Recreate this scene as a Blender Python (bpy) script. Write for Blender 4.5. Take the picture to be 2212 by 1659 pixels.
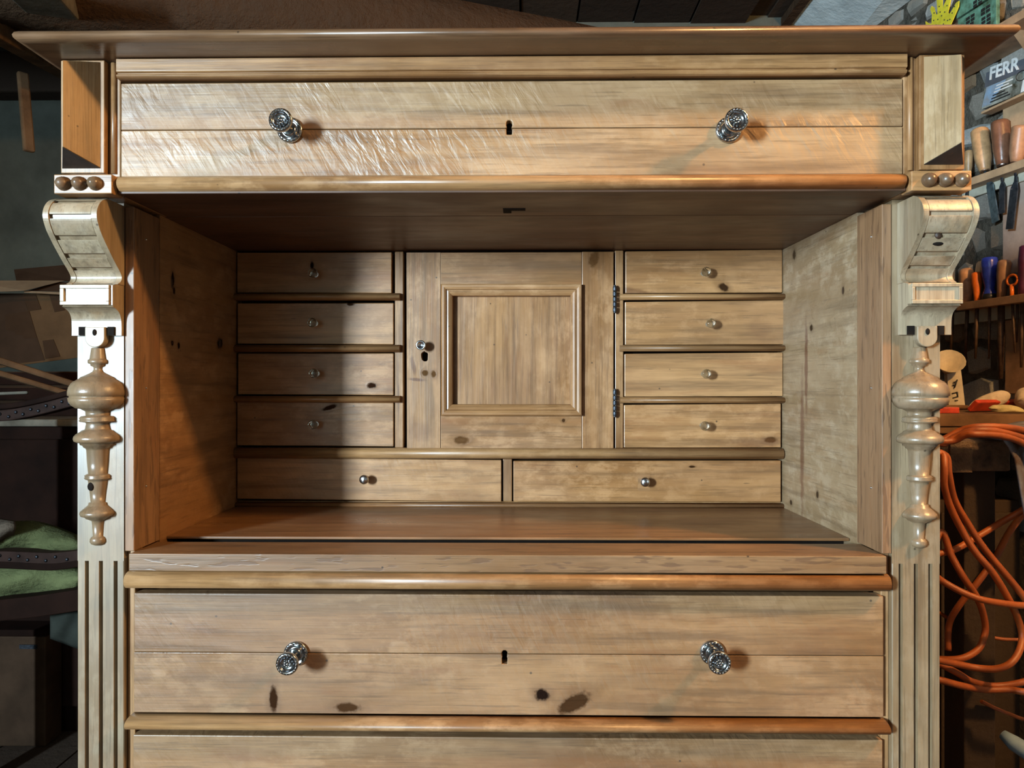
import bpy, bmesh, math, random
from mathutils import Vector, Matrix
random.seed(7)
PI = math.pi
sc = bpy.context.scene
for o in list(bpy.data.objects): bpy.data.objects.remove(o)
# ------------------------------------------------------------ camera, world, lights
CZ = 1.05                      # camera height; every z below is written relative to it
F_PX, DIST = 1650.0, 0.97      # focal length in pixels of a 2212 wide frame, distance to the cabinet front (y = 0)
TH = math.atan(25 / F_PX)      # small yaw
cam = bpy.data.cameras.new('camera'); camo = bpy.data.objects.new('camera', cam)
sc.collection.objects.link(camo); sc.camera = camo
cam.sensor_fit = 'HORIZONTAL'; cam.sensor_width = 36; cam.lens = 36 * F_PX / 2212; cam.clip_start = 0.02
camo.location = (0, -DIST, CZ); camo.rotation_euler = (PI / 2, 0, TH)
w = bpy.data.worlds.new('world'); sc.world = w; w.use_nodes = True
w.node_tree.nodes['Background'].inputs[0].default_value = (0.60, 0.75, 1.0, 1)
w.node_tree.nodes['Background'].inputs[1].default_value = 0.05
def area(name, loc, target, sx, sy, power, col):
    l = bpy.data.lights.new(name, 'AREA'); l.shape = 'RECTANGLE'; l.size = sx; l.size_y = sy
    l.energy = power; l.color = col
    o = bpy.data.objects.new(name, l); sc.collection.objects.link(o); o.location = loc
    o.rotation_euler = (Vector(target) - Vector(loc)).to_track_quat('-Z', 'Y').to_euler(); return o
area('window_daylight', (-2.06, -2.72, CZ + .36), (0, -2.45, CZ + .30), .50, .62, 440, (0.66, 0.86, 1.0))
area('back_fill_light', (1.2, -2.70, CZ + .1), (0, 0, CZ), .9, 1.6, 1.0, (0.86, 0.93, 1.0))  # weak fill added behind the camera, not an observed source
lb = bpy.data.lights.new('ceiling_bulb_light', 'POINT'); lb.energy = 128; lb.color = (1.0, 0.53, 0.18); lb.shadow_soft_size = .05
lbo = bpy.data.objects.new('ceiling_bulb_light', lb); sc.collection.objects.link(lbo); lbo.location = (1.36, -.62, CZ + 1.04)
vs = sc.view_settings; vs.view_transform = 'Standard'; vs.look = 'None'; vs.gamma = 1; vs.use_curve_mapping = False
vs.exposure = -0.10
# ------------------------------------------------------------ pixel to point on a given depth plane (layout measurements)
FW = Vector((-math.sin(TH), math.cos(TH), 0)); RT = Vector((math.cos(TH), math.sin(TH), 0))
def ray(u, v): return FW + RT * ((u - 1106) / F_PX) + Vector((0, 0, (829.5 - v) / F_PX))
def P(u, v, y):
    d = ray(u, v); t = (y + DIST) / d.y; return Vector((d.x * t, y, d.z * t))
# ------------------------------------------------------------ objects
def link(o, parent=None):
    sc.collection.objects.link(o)
    if parent is not None:
        o.parent = parent
        l = parent.get('_o')
        if l: o.matrix_parent_inverse = Matrix.Translation(Vector(l)).inverted()
    return o
def tag(o, label=None, cat=None, group=None, kind=None):
    if label: o['label'] = label
    if cat: o['category'] = cat
    if group: o['group'] = group
    if kind: o['kind'] = kind
    return o
ROOTS = []
def thing(name, loc, label, cat, group=None):
    o = bpy.data.objects.new(name, None); o.empty_display_size = .05; o.location = (loc[0], loc[1], loc[2] + CZ)
    sc.collection.objects.link(o); o['_o'] = tuple(o.location); ROOTS.append(o)
    return tag(o, label, cat, group)
class MB:
    def __init__(s): s.v = []; s.f = []; s.sm = []
    def add(s, vs, fs, smooth=False, m=None):
        n = len(s.v)
        for p in vs:
            p = Vector(p)
            s.v.append(m @ p if m is not None else p)
        for f in fs: s.f.append([n + i for i in f]); s.sm.append(smooth)
        return s
    def box(s, x0, x1, y0, y1, z0, z1, m=None):
        vs = [(x, y, z) for x in (x0, x1) for y in (y0, y1) for z in (z0, z1)]
        return s.add(vs, [(0, 1, 3, 2), (4, 6, 7, 5), (0, 4, 5, 1), (2, 3, 7, 6), (0, 2, 6, 4), (1, 5, 7, 3)], m=m)
    def prism(s, poly, ax, a, b, m=None, smooth=False):
        # poly in the two axes other than ax, extruded along ax
        def mk(p, t): return {'x': (t, p[0], p[1]), 'y': (p[0], t, p[1]), 'z': (p[0], p[1], t)}[ax]
        n = len(poly); vs = [mk(p, a) for p in poly] + [mk(p, b) for p in poly]
        ar = sum(poly[i][0] * poly[(i + 1) % n][1] - poly[(i + 1) % n][0] * poly[i][1] for i in range(n))
        fs = [tuple(range(n))[::-1], tuple(range(n, 2 * n))]
        sd = [(i, (i + 1) % n, n + (i + 1) % n, n + i) for i in range(n)]
        s.add(vs, fs, m=m); k = len(s.v) - 2 * n
        for q in sd: s.f.append([k + i for i in q]); s.sm.append(smooth)
        return s
    def lathe(s, prof, m=None, seg=24, a0=0, a1=2 * PI, smooth=True):
        # prof: (r, h) about local z
        full = abs(a1 - a0 - 2 * PI) < 1e-6; n = seg if full else seg + 1
        vs = []; fs = []
        for r, h in prof:
            for i in range(n):
                a = a0 + (a1 - a0) * i / seg; vs.append((r * math.cos(a), r * math.sin(a), h))
        L = len(prof)
        for j in range(L - 1):
            for i in range(seg):
                k = (i + 1) % n
                fs.append((j * n + i, j * n + k, (j + 1) * n + k, (j + 1) * n + i))
        s.add(vs, fs, smooth, m)
        k = len(s.v) - len(vs)
        s.f.append([k + i for i in range(n)][::-1]); s.sm.append(False)
        s.f.append([k + (L - 1) * n + i for i in range(n)]); s.sm.append(False)
        if not full:
            s.f.append([k + j * n for j in range(L)] + [k + j * n + n - 1 for j in range(L)][::-1]); s.sm.append(False)
        return s
    def ball(s, c, r, seg=10, m=None, sq=(1, 1, 1)):
        mm = Matrix.Translation(Vector(c)) @ Matrix.Diagonal((sq[0], sq[1], sq[2], 1))
        if m is not None: mm = m @ mm
        pr = [(max(r * math.sin(PI * i / (seg // 2 + 1)), 1e-5), -r * math.cos(PI * i / (seg // 2 + 1))) for i in range(seg // 2 + 2)]
        return s.lathe(pr, mm, seg)
    def tube(s, pts, r, seg=8):
        pts = [Vector(p) for p in pts]; n = len(pts); vs = []; up = None
        for i, p in enumerate(pts):
            t = (pts[min(i + 1, n - 1)] - pts[max(i - 1, 0)]).normalized()
            if up is None: up = t.orthogonal().normalized()
            up = (up - t * up.dot(t)).normalized(); b = t.cross(up)
            rr = r[i] if isinstance(r, (list, tuple)) else r
            for k in range(seg):
                a = 2 * PI * k / seg; vs.append(p + up * rr * math.cos(a) + b * rr * math.sin(a))
        fs = [(i * seg + k, i * seg + (k + 1) % seg, (i + 1) * seg + (k + 1) % seg, (i + 1) * seg + k) for i in range(n - 1) for k in range(seg)]
        s.add(vs, fs, True); k = len(s.v) - len(vs)
        s.f.append([k + i for i in range(seg)][::-1]); s.sm.append(False)
        s.f.append([k + (n - 1) * seg + i for i in range(seg)]); s.sm.append(False); return s
    def mesh(s, name, dz=True):
        me = bpy.data.meshes.new(name)
        me.from_pydata([(p.x, p.y, p.z + (CZ if dz else 0)) for p in s.v], [], s.f)
        me.polygons.foreach_set('use_smooth', s.sm); me.update()
        bm = bmesh.new(); bm.from_mesh(me); bmesh.ops.recalc_face_normals(bm, faces=bm.faces); bm.to_mesh(me); bm.free()
        return me
    def build(s, name, mt, parent=None, bevel=0, dz=True, seg=2):
        me = s.mesh(name, dz); me.materials.append(mt)
        o = link(bpy.data.objects.new(name, me), parent)
        if bevel:
            b = o.modifiers.new('bevel', 'BEVEL'); b.width = bevel; b.segments = seg; b.limit_method = 'ANGLE'; b.angle_limit = .6
        return o
def inst(name, me, parent, loc, rot=None, scale=None):
    # shared mesh placed in world space; parents sit at the world origin frame
    o = link(bpy.data.objects.new(name, me), parent)
    o.location = (loc[0], loc[1], loc[2] + CZ)
    if rot: o.rotation_euler = rot
    if scale: o.scale = scale
    return o
def cut(o, cutters):
    for c in cutters:
        me = c.mesh('cut'); co = bpy.data.objects.new('cut', me); sc.collection.objects.link(co)
        b = o.modifiers.new('b', 'BOOLEAN'); b.object = co; b.operation = 'DIFFERENCE'; b.solver = 'EXACT'
        bpy.context.view_layer.update()
        dg = bpy.context.evaluated_depsgraph_get(); nm = bpy.data.meshes.new_from_object(o.evaluated_get(dg))
        o.modifiers.remove(b); old = o.data
        mods = [(m.width, m.segments) for m in o.modifiers]; o.modifiers.clear()
        o.data = nm; nm.name = old.name; bpy.data.meshes.remove(old); bpy.data.objects.remove(co)
# ------------------------------------------------------------ materials
class NT:
    def __init__(s, name):
        s.m = bpy.data.materials.new(name); s.m.use_nodes = True; s.t = s.m.node_tree; s.t.nodes.clear()
        s.out = s.t.nodes.new('ShaderNodeOutputMaterial'); s.b = s.t.nodes.new('ShaderNodeBsdfPrincipled')
        s.t.links.new(s.b.outputs[0], s.out.inputs[0])
    def n(s, ty, **k):
        x = s.t.nodes.new(ty)
        for a, b in k.items(): setattr(x, a, b)
        return x
    def l(s, a, b): s.t.links.new(a, b)
    def put(s, inp, v):
        if hasattr(v, 'is_output') or isinstance(v, bpy.types.NodeSocket): s.l(v, inp)
        else: inp.default_value = v
    def math(s, op, a, b=0, c=None, clamp=False):
        x = s.n('ShaderNodeMath', operation=op, use_clamp=clamp); s.put(x.inputs[0], a); s.put(x.inputs[1], b)
        if c is not None: s.put(x.inputs[2], c)
        return x.outputs[0]
    def vm(s, op, a, b=None):
        x = s.n('ShaderNodeVectorMath', operation=op); s.put(x.inputs[0], a)
        if b is not None: s.put(x.inputs[1], b)
        return x.outputs['Value'] if op in ('LENGTH', 'DOT_PRODUCT') else x.outputs[0]
    def noise(s, vec, scale, detail=4, rough=.55, dist=0):
        x = s.n('ShaderNodeTexNoise'); s.l(vec, x.inputs['Vector']); x.inputs['Scale'].default_value = scale
        x.inputs['Detail'].default_value = detail; x.inputs['Roughness'].default_value = rough; x.inputs['Distortion'].default_value = dist
        return x.outputs['Fac']
    def mapr(s, v, a, b, c=0, d=1):
        x = s.n('ShaderNodeMapRange'); s.l(v, x.inputs[0])
        for i, q in enumerate((a, b, c, d)): x.inputs[i + 1].default_value = q
        return x.outputs[0]
    def mapping(s, vec, scale=(1, 1, 1), rot=(0, 0, 0)):
        x = s.n('ShaderNodeMapping'); s.l(vec, x.inputs[0]); x.inputs['Scale'].default_value = scale; x.inputs['Rotation'].default_value = rot
        return x.outputs[0]
    def mix(s, f, a, b, bt='MIX'):
        x = s.n('ShaderNodeMix', data_type='RGBA', blend_type=bt)
        s.put(x.inputs[0], f)
        for i, q in ((6, a), (7, b)):
            if isinstance(q, tuple): x.inputs[i].default_value = (q[0], q[1], q[2], 1)
            else: s.l(q, x.inputs[i])
        return x.outputs[2]
    def bump(s, h, st, dist=.002, nrm=None):
        x = s.n('ShaderNodeBump'); s.l(h, x.inputs['Height']); x.inputs['Strength'].default_value = st; x.inputs['Distance'].default_value = dist
        if nrm is not None: s.l(nrm, x.inputs['Normal'])
        return x.outputs[0]
def wood(name, ax, light=(0.40, 0.205, 0.078), dark=(0.19, 0.080, 0.024), rough=.36, knots=(), figure=0.0, fleck=.35, oak=False, ring=.35, tint=.10, marks=(), q_dot=.8, mottle=.45, spec=.5):
    q = NT(name); tc = q.n('ShaderNodeTexCoord').outputs['Object']; rnd = q.n('ShaderNodeObjectInfo').outputs['Random']
    off = q.n('ShaderNodeCombineXYZ')
    for i, k in enumerate((9.1, 5.3, 7.7)): q.l(q.math('MULTIPLY', rnd, k), off.inputs[i])
    p = q.vm('ADD', tc, off.outputs[0])
    def S(al, cr): return {'x': (al, cr, cr), 'y': (cr, al, cr), 'z': (cr, cr, al)}[ax]
    # knots bend the grain around themselves
    bend = None; masks = []; halos = []
    for (kx, ky, kz, rx, rz, st, ang) in knots:
        mp = q.n('ShaderNodeMapping'); mp.vector_type = 'TEXTURE'; q.l(tc, mp.inputs[0])
        mp.inputs['Location'].default_value = (kx, ky, kz + CZ)
        mp.inputs['Rotation'].default_value = (0, ang, 0) if ax != 'y' else (ang, 0, 0); mp.inputs['Scale'].default_value = (rx, max(rx, rz) * 4, rz) if ax != 'y' else (max(rx, rz) * 4, rx, rz)
        d = q.vm('LENGTH', mp.outputs[0]); nz = q.noise(tc, 160, 3)
        d2 = q.math('ADD', d, q.math('MULTIPLY', q.math('SUBTRACT', nz, .5), .9))
        masks.append((q.mapr(d2, 1.2, .75), st)); halos.append(q.mapr(d2, 2.3, .9)); g = q.math('DIVIDE', 1.0, q.math('ADD', 1.0, q.math('MULTIPLY', d, d)))
        bend = g if bend is None else q.math('ADD', bend, g)
    warp = q.noise(q.mapping(p, S(1.3, 5)), 1.0, 3)
    sep = q.n('ShaderNodeSeparateXYZ'); q.l(p, sep.inputs[0])
    cr = {'x': (sep.outputs[2], sep.outputs[1]), 'y': (sep.outputs[0], sep.outputs[2]), 'z': (sep.outputs[0], sep.outputs[1])}[ax]
    c = q.math('ADD', cr[0], q.math('MULTIPLY', cr[1], .45))
    ph = q.math('ADD', q.math('MULTIPLY', c, 260), q.math('MULTIPLY', warp, 46))
    if bend is not None: ph = q.math('ADD', ph, q.math('MULTIPLY', bend, 14))
    rg = q.math('MULTIPLY', q.math('ADD', q.math('SINE', ph), 1), .5); rg = q.math('POWER', rg, 2.2)
    blot = q.noise(q.mapping(p, S(2.2, 9)), 1.0, 5, .6)
    fib = q.noise(q.mapping(p, S(9, 420)), 1.0, 3, .6)
    fl = q.noise(q.mapping(p, S(22, 230)), 1.0, 2, .5)
    col = q.mix(q.mapr(blot, .36, .62), light, dark)
    col = q.mix(q.math('MULTIPLY', rg, ring * .55), col, tuple(v * .62 for v in dark))
    col = q.mix(q.mapr(fib, .35, .7, 0, .32), col, tuple(v * .7 for v in dark))
    col = q.mix(q.mapr(fl, .70, .76, 0, fleck), col, (.06, .03, .012))
    # hand-rubbed pale and reddish patches
    pat = q.noise(q.mapping(p, S(6, 14)), 1.0, 4, .6)
    col = q.mix(q.mapr(pat, .56, .72, 0, .35), col, tuple(min(v * 1.25, 1) for v in light))
    # isotropic pale mottling, reddish streaks and thin broken grain lines
    mot = q.noise(q.mapping(p, S(26, 44)), 1.0, 7, .68)
    area_ = q.noise(q.mapping(p, S(4, 8)), 1.0, 3)
    pale = q.math('MULTIPLY', q.mapr(mot, .47, .60, 0, mottle), q.mapr(area_, .40, .60, .15, 1))
    col = q.mix(pale, col, (light[0] * 1.22 + .02, light[1] * 1.30 + .02, light[2] * 1.45 + .02))
    red = q.noise(q.mapping(p, S(5, 30)), 1.0, 5, .62)
    col = q.mix(q.mapr(red, .56, .68, 0, .55), col, (dark[0] * .95, dark[1] * .78, dark[2] * .62))
    thin = q.noise(q.mapping(p, S(11, 330)), 1.0, 4, .62)
    col = q.mix(q.mapr(thin, .57, .66, 0, .5), col, tuple(v * .45 for v in dark))
    # small nail and worm holes
    vo = q.n('ShaderNodeTexVoronoi'); q.l(p, vo.inputs['Vector']); vo.inputs['Scale'].default_value = 24
    col = q.mix(q.mapr(vo.outputs['Distance'], .045, .03, 0, q_dot), col, (.02, .01, .006))
    # long soft grain streaks
    stk = q.noise(q.mapping(p, S(3.2, 60)), 1.0, 4, .65)
    col = q.mix(q.mapr(stk, .50, .66, 0, .6), col, tuple(v * .45 for v in dark))
    h = q.math('ADD', q.math('MULTIPLY', fib, .5), q.math('MULTIPLY', rg, .25))
    if oak:
        rot = {'x': (0, .20, 0), 'z': (0, .28, 0), 'y': (0, 0, .2)}[ax]
        dsh = q.noise(q.mapping(p, S(26, 170), rot), 1.0, 2, .5)
        if ax == 'z': dsh = q.noise(q.mapping(p, (170, 150, 22), (.3, .0, 0)), 1.0, 2, .5)
        col = q.mix(q.mapr(dsh, .60, .64, 0, .6), col, (.10, .05, .025)); h = q.math('SUBTRACT', h, q.mapr(dsh, .585, .63, 0, .5))
    col = q.mix(tint, col, q.mix(rnd, (.22, .10, .04), (.45, .32, .18)), 'MIX')
    spc = None
    for hl in halos: col = q.mix(q.math('MULTIPLY', hl, .55), col, tuple(v * .6 for v in dark))
    for mk, st in masks:
        v_ = q.math('SUBTRACT', 1, mk); spc = v_ if spc is None else q.math('MULTIPLY', spc, v_)
        col = q.mix(q.math('MULTIPLY', mk, min(st, 1)), col, (.014, .005, .003) if st <= 1 else (.012, .006, .004))
    for (mx, my, mz, rx, rz, st, ang) in marks:        # stains: soft-edged darker wood
        mp = q.n('ShaderNodeMapping'); mp.vector_type = 'TEXTURE'; q.l(tc, mp.inputs[0])
        mp.inputs['Location'].default_value = (mx, my, mz + CZ); mp.inputs['Rotation'].default_value = (0, ang, 0)
        mp.inputs['Scale'].default_value = (rx, 9, rz) if ax != 'y' else (.2, rx, rz)
        d2 = q.math('ADD', q.vm('LENGTH', mp.outputs[0]), q.math('MULTIPLY', q.math('SUBTRACT', q.noise(tc, 60, 4), .5), 1.2))
        col = q.mix(q.mapr(d2, 1.2, .6, 0, st), col, (.11, .038, .014))
    q.l(col, q.b.inputs['Base Color'])
    nr = q.bump(h, .30, .0012)
    if figure:
        fg = q.noise(q.mapping(q.mapping(p, (1, 1, 1), (0, .55 if ax == 'x' else 0, 0)), (88, 30, 26) if ax == 'x' else (30, 34, 60)), 1.0, 3, .5, .5)
        mk = q.mapr(q.noise(q.mapping(p, (3, 3, 6)), 1.0, 3), .38, .62, .15, 1)
        nr = q.bump(q.math('MULTIPLY', fg, mk), figure, .004, nr)
    q.l(nr, q.b.inputs['Normal'])
    q.l(q.mapr(pat, .35, .65, rough - .06, rough + .16), q.b.inputs['Roughness'])
    q.b.inputs['Coat Weight'].default_value = .12; q.b.inputs['Coat Roughness'].default_value = .30
    q.b.inputs['Specular IOR Level'].default_value = spec
    if spc is not None:
        q.l(q.math('MULTIPLY', spc, spec), q.b.inputs['Specular IOR Level']); q.l(q.math('MULTIPLY', spc, .12), q.b.inputs['Coat Weight'])
    return q.m
def plain(name, col, rough=.5, metal=0, noise=.25, scale=30, bump=.3, trans=0, bscale=None, dist=.003, dark=None):
    q = NT(name); tc = q.n('ShaderNodeTexCoord').outputs['Object']; n = q.noise(tc, scale, 5, .6)
    d = dark or tuple(v * (1 - noise) * .8 for v in col)
    q.l(q.mix(q.mapr(n, .35, .68), col, d), q.b.inputs['Base Color'])
    q.b.inputs['Roughness'].default_value = rough; q.b.inputs['Metallic'].default_value = metal
    q.b.inputs['Transmission Weight'].default_value = trans
    if rough >= .65 and not metal: q.b.inputs['Specular IOR Level'].default_value = .12
    if bump: q.l(q.bump(q.noise(tc, bscale or scale * 2.5, 6, .65), bump, dist), q.b.inputs['Normal'])
    return q.m
def rndmat(name, cols, rough=.85, scale=26, bump=.8, dist=.006):
    q = NT(name); tc = q.n('ShaderNodeTexCoord').outputs['Object']; r = q.n('ShaderNodeObjectInfo').outputs['Random']
    cr = q.n('ShaderNodeValToRGB'); cr.color_ramp.interpolation = 'LINEAR'; q.l(r, cr.inputs[0])
    e = cr.color_ramp.elements
    while len(e) < len(cols): e.new(.5)
    for i, c in enumerate(cols): e[i].position = i / (len(cols) - 1); e[i].color = (*c, 1)
    n = q.noise(q.n('ShaderNodeTexCoord').outputs['Object'], scale, 6, .65)
    q.l(q.mix(q.mapr(n, .35, .7, 0, .7), cr.outputs[0], q.mix(.6, cr.outputs[0], (.05, .035, .025))), q.b.inputs['Base Color'])
    q.b.inputs['Specular IOR Level'].default_value = .12
    q.b.inputs['Roughness'].default_value = rough; q.l(q.bump(q.noise(tc, scale * 2, 6, .7), bump, dist), q.b.inputs['Normal'])
    return q.m
M = {}
def pk(u, v, y, ru, rv, st, ang=0):   # knot given where it sits on plane y, radii in millimetres
    p = P(u, v, y); return (p.x, y, p.z, ru / 1000, rv / 1000, st, ang)
M['pine_x'] = wood('pine_along_x', 'x'); M['pine_z'] = wood('pine_along_z', 'z'); M['pine_y'] = wood('pine_along_y', 'y')
M['pine_hi'] = wood('pine_figured', 'x', figure=.95, fleck=.15, ring=.3, light=(.36, .215, .100), dark=(.22, .110, .042), rough=.44, spec=.62, mottle=.4)
M['pine_lo'] = wood('pine_low_drawer', 'x', figure=.5, fleck=.25, light=(.28, .145, .056), dark=(.165, .070, .022), spec=.70, rough=.46, mottle=.55, knots=[
    pk(1170, 1502, 0, 9, 7, 1.5), pk(1240, 1520, 0, 22, 10, .8, -.5), pk(590, 1512, 0, 5, 16, .9), pk(750, 1529, 0, 15, 6, .75)])
M['pine_lo2'] = wood('pine_lowest_drawer', 'x', figure=.4, fleck=.3, light=(.28, .145, .056), dark=(.165, .070, .022), spec=.70, rough=.46, mottle=.55)
M['cornice'] = wood('pine_cornice', 'x', light=(.20, .105, .050), dark=(.12, .058, .026), rough=.30, mottle=.2, tint=.0, spec=1.0)
M['button'] = wood('dark_turned_button', 'x', light=(0.145, 0.082, 0.042), dark=(0.070, 0.035, 0.017), rough=.28, fleck=0)
M['prow_under'] = plain('dark_prow_underside', (.035, .024, .018), .6, 0, .3, 60, .1)
M['prow'] = wood('pine_block', 'z', light=(0.381, 0.253, 0.131), dark=(0.265, 0.162, 0.073), ring=.1, fleck=.3, rough=.42, tint=.02)
M['door_panel'] = wood('pine_door_panel', 'z', light=(.49, .255, .105), dark=(.28, .125, .042), fleck=.45, ring=.55, figure=.12)
M['pine_int'] = wood('pine_interior_x', 'x', light=(0.48, 0.240, 0.090), dark=(0.27, 0.115, 0.034), fleck=.55, ring=.5, figure=.15)
M['pine_int_k'] = wood('pine_interior_knots', 'x', light=(0.48, 0.240, 0.090), dark=(0.27, 0.115, 0.034), fleck=.55, ring=.5, knots=[
    pk(803, 833, .353, 8, 5, .95), pk(713, 880, .353, 13, 4, .9, -.35), pk(757, 657, .353, 6, 3, .9), pk(1563, 621, .353, 10, 6, .9, .45),
    pk(1665, 950, .353, 10, 5, .7), pk(674, 573, .353, 3, 7, 1.5), pk(1495, 1008, .353, 6, 2, .9), pk(580, 992, .353, 6, 3, .9)],
    marks=[pk(1640, 955, .353, 45, 8, .5), pk(1385, 634, .353, 45, 7, .6, .2), pk(1640, 710, .353, 20, 20, .25)])
M['pine_door'] = wood('pine_door_stile', 'z', light=(.49, .255, .105), dark=(.28, .125, .042), fleck=.3, ring=.5, knots=[
    pk(937, 808, .35, 4, 6, .6), pk(918, 806, .35, 6, 5, .6), pk(1283, 560, .35, 8, 14, .5, .3)], marks=[pk(905, 930, .35, 22, 18, .35, .5), pk(900, 820, .35, 14, 3, .8, .1), pk(893, 790, .35, 4, 18, .7, -.2)])
M['pine_door_x'] = wood('pine_door_rail', 'x', light=(.49, .255, .105), dark=(.28, .125, .042), fleck=.2, ring=.7, knots=[pk(996, 951, .35, 13, 7, .55), pk(1217, 908, .35, 3, 3, .8)])
def lin(u, v, s, ry, rz, st, ang=0):     # a spot on a side lining of the recess
    d = ray(u, v); xf = (-.4983, .4517)[s > 0]; xb = (-.5014, .4468)[s > 0]; t = xf / d.x; y = d.y * t - DIST
    t = (xf + (xb - xf) * (y / YI_)) / d.x; return (d.x * t, d.y * t - DIST, d.z * t, ry / 1000, rz / 1000, st, ang)
YI_ = .353
M['panel'] = wood('pine_side_panel_left', 'y', light=(.33, .175, .072), dark=(.23, .11, .042), fleck=.25, figure=.4, ring=.15, mottle=.6,
    knots=[lin(475, 742, -1, 11, 9, 1.5), lin(373, 605, -1, 5, 12, .95), lin(376, 628, -1, 4, 5, .9), lin(372, 741, -1, 4, 4, .95), lin(386, 746, -1, 4, 5, .95)])
M['panel_r'] = wood('pine_side_panel_right', 'y', light=(.34, .235, .135), dark=(.22, .13, .06), fleck=.25, figure=.6, ring=.15, mottle=.6, spec=.7,
    knots=[lin(1752, 708, 1, 6, 5, .8), lin(1821, 628, 1, 4, 6, .8), lin(1708, 1085, 1, 6, 4, .8), lin(1765, 1068, 1, 5, 6, .8), lin(1715, 551, 1, 7, 8, .7)],
    marks=[lin(1741, 790, 1, 7, 75, .85, .06), lin(1732, 960, 1, 9, 110, .75, -.05), lin(1770, 480, 1, 90, 18, .25)])
M['oak_x'] = wood('oak_along_x', 'x', light=(.26, .145, .066), dark=(.18, .092, .038), oak=True, fleck=.1, rough=.42, mottle=.1, tint=0)
M['pil'] = wood('pine_pilaster', 'z', light=(.27, .195, .110), dark=(.18, .115, .058), ring=.2, fleck=.3, spec=.75, rough=.38, mottle=.35)
M['oak_z'] = wood('oak_along_z', 'z', light=(.27, .145, .070), dark=(.21, .105, .048), oak=True, fleck=.1, rough=.42, mottle=.05, tint=0)
M['desk'] = wood('pine_desk_top', 'x', light=(.27, .135, .055), dark=(.17, .075, .028), fleck=.3, rough=.33, mottle=.15, tint=0)
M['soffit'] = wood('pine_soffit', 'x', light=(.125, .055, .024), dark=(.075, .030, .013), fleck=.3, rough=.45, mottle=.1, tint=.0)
M['silver'] = plain('worn_silver_metal', (.55, .56, .57), .14, 1, .5, 300, 0)
M['nickel'] = plain('nickel', (.75, .76, .77), .22, 1, .2, 200, 0)
M['iron'] = plain('dark_iron', (.10, .11, .13), .35, .9, .4, 200, .3)
M['hole'] = plain('cavity_shade', (.012, .008, .006), .9, 0, .2, 50, 0)  # near-black colour stands in for the shade inside gaps and holes
q = NT('clear_glass_knob'); q.b.inputs['Base Color'].default_value = (.93, .92, .84, 1); q.b.inputs['Roughness'].default_value = .02
q.b.inputs['Transmission Weight'].default_value = 1; q.b.inputs['IOR'].default_value = 1.5; M['glass'] = q.m
# ============================================================ the setting: walls, ceiling, floor
def wl(px, Z): return Vector((0, -DIST, 0)) + (FW + RT * ((px - 1106) / F_PX)) * Z
WD = (FW + RT * ((855 - 1106) / F_PX)).normalized(); W0 = wl(2120, 2.30)       # right wall: direction and a point on it
WN = Vector((-WD.y, WD.x, 0))                                                   # towards the room
CAMP = Vector((0, -DIST, 0))
def T(u, v, off=0.0):
    d = ray(u, v); t = ((W0 + WN * off) - CAMP).dot(WN) / d.dot(WN); return CAMP + d * t
def WM(pt, tilt=0):   # frame on the wall: x along the wall (away from the camera), y into the wall, z up
    R = Matrix((( WD.x, -WN.x, 0, 0), (WD.y, -WN.y, 0, 0), (0, 0, 1, 0), (0, 0, 0, 1)))
    return Matrix.Translation(pt) @ R @ Matrix.Rotation(tilt, 4, 'Y')
YB = 2.05; CEIL = 1.313; CE2 = 1.42
M['plaster'] = plain('grey_green_plaster', (.115, .125, .105), .95, 0, .3, 4, .5, bscale=40, dist=.004)
M['mortar'] = plain('rubble_mortar', (.16, .14, .11), .95, 0, .5, 22, 1, bscale=50, dist=.02)
M['stone'] = rndmat('wall_stone', [(.24, .19, .13), (.52, .50, .45), (.30, .20, .12), (.62, .64, .62), (.42, .37, .29), (.36, .38, .37)], .9, 24)
M['darkwood'] = rndmat('old_dark_timber', [(.045, .03, .022), (.075, .05, .034), (.035, .025, .02)], .85, 9, .8)
M['beamwood'] = rndmat('rough_log_timber', [(.060, .034, .019), (.075, .040, .021)], .8, 7, 1, .02)
M['bluepaint'] = plain('flaking_blue_whitewash', (.66, .76, .78), .85, 0, .12, 9, .5, bscale=18, dist=.012)
M['floor'] = rndmat('dark_floorboard', [(.06, .04, .03), (.08, .055, .04), (.05, .035, .028)], .8, 12)
st = lambda name: tag(MB().build(name, M['floor']), kind='structure')
fl = MB().box(-2.45, 2.4, -3.15, YB + .1, -CZ - .06, -CZ - .02).build('floor', M['floor']); tag(fl, kind='structure')
for i in range(20):
    x = -2.45 + i * .235
    MB().box(x, x + .229, -3.1, YB, -CZ - .02, -CZ + random.uniform(-.002, 0)).build('floorboard', M['floor'], fl)
wb = MB().box(-2.45, 2.4, YB, YB + .12, -CZ, CE2 + .05).build('wall_back', M['plaster']); tag(wb, kind='structure')
wlft = MB()
for a in ((-3.0, -3.00, -CZ, CEIL), (-3.0, -3.0, 0, 0)): pass
for y0_, y1_, z0_, z1_ in ((-3.0, -3.02, 0, 0), (-2.42, YB + .1, -CZ, CEIL), (-3.02, -2.42, -CZ, .03), (-3.02, -2.42, .69, CEIL), (-3.15, -3.02, -CZ, CEIL)):
    if y1_ > y0_: wlft.box(-2.45, -2.15, y0_, y1_, z0_, z1_)
wlft = wlft.build('wall_left', M['plaster']); tag(wlft, kind='structure')
wf = MB()
for a in ((-2.15, .7, -CZ, CEIL), (1.7, 2.4, -CZ, CEIL), (.7, 1.7, .95, CEIL)):
    wf.box(a[0], a[1], -3.15, -3.02, a[2], a[3])
wf = wf.build('wall_front', M['plaster']); tag(wf, kind='structure')
win = MB()
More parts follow.
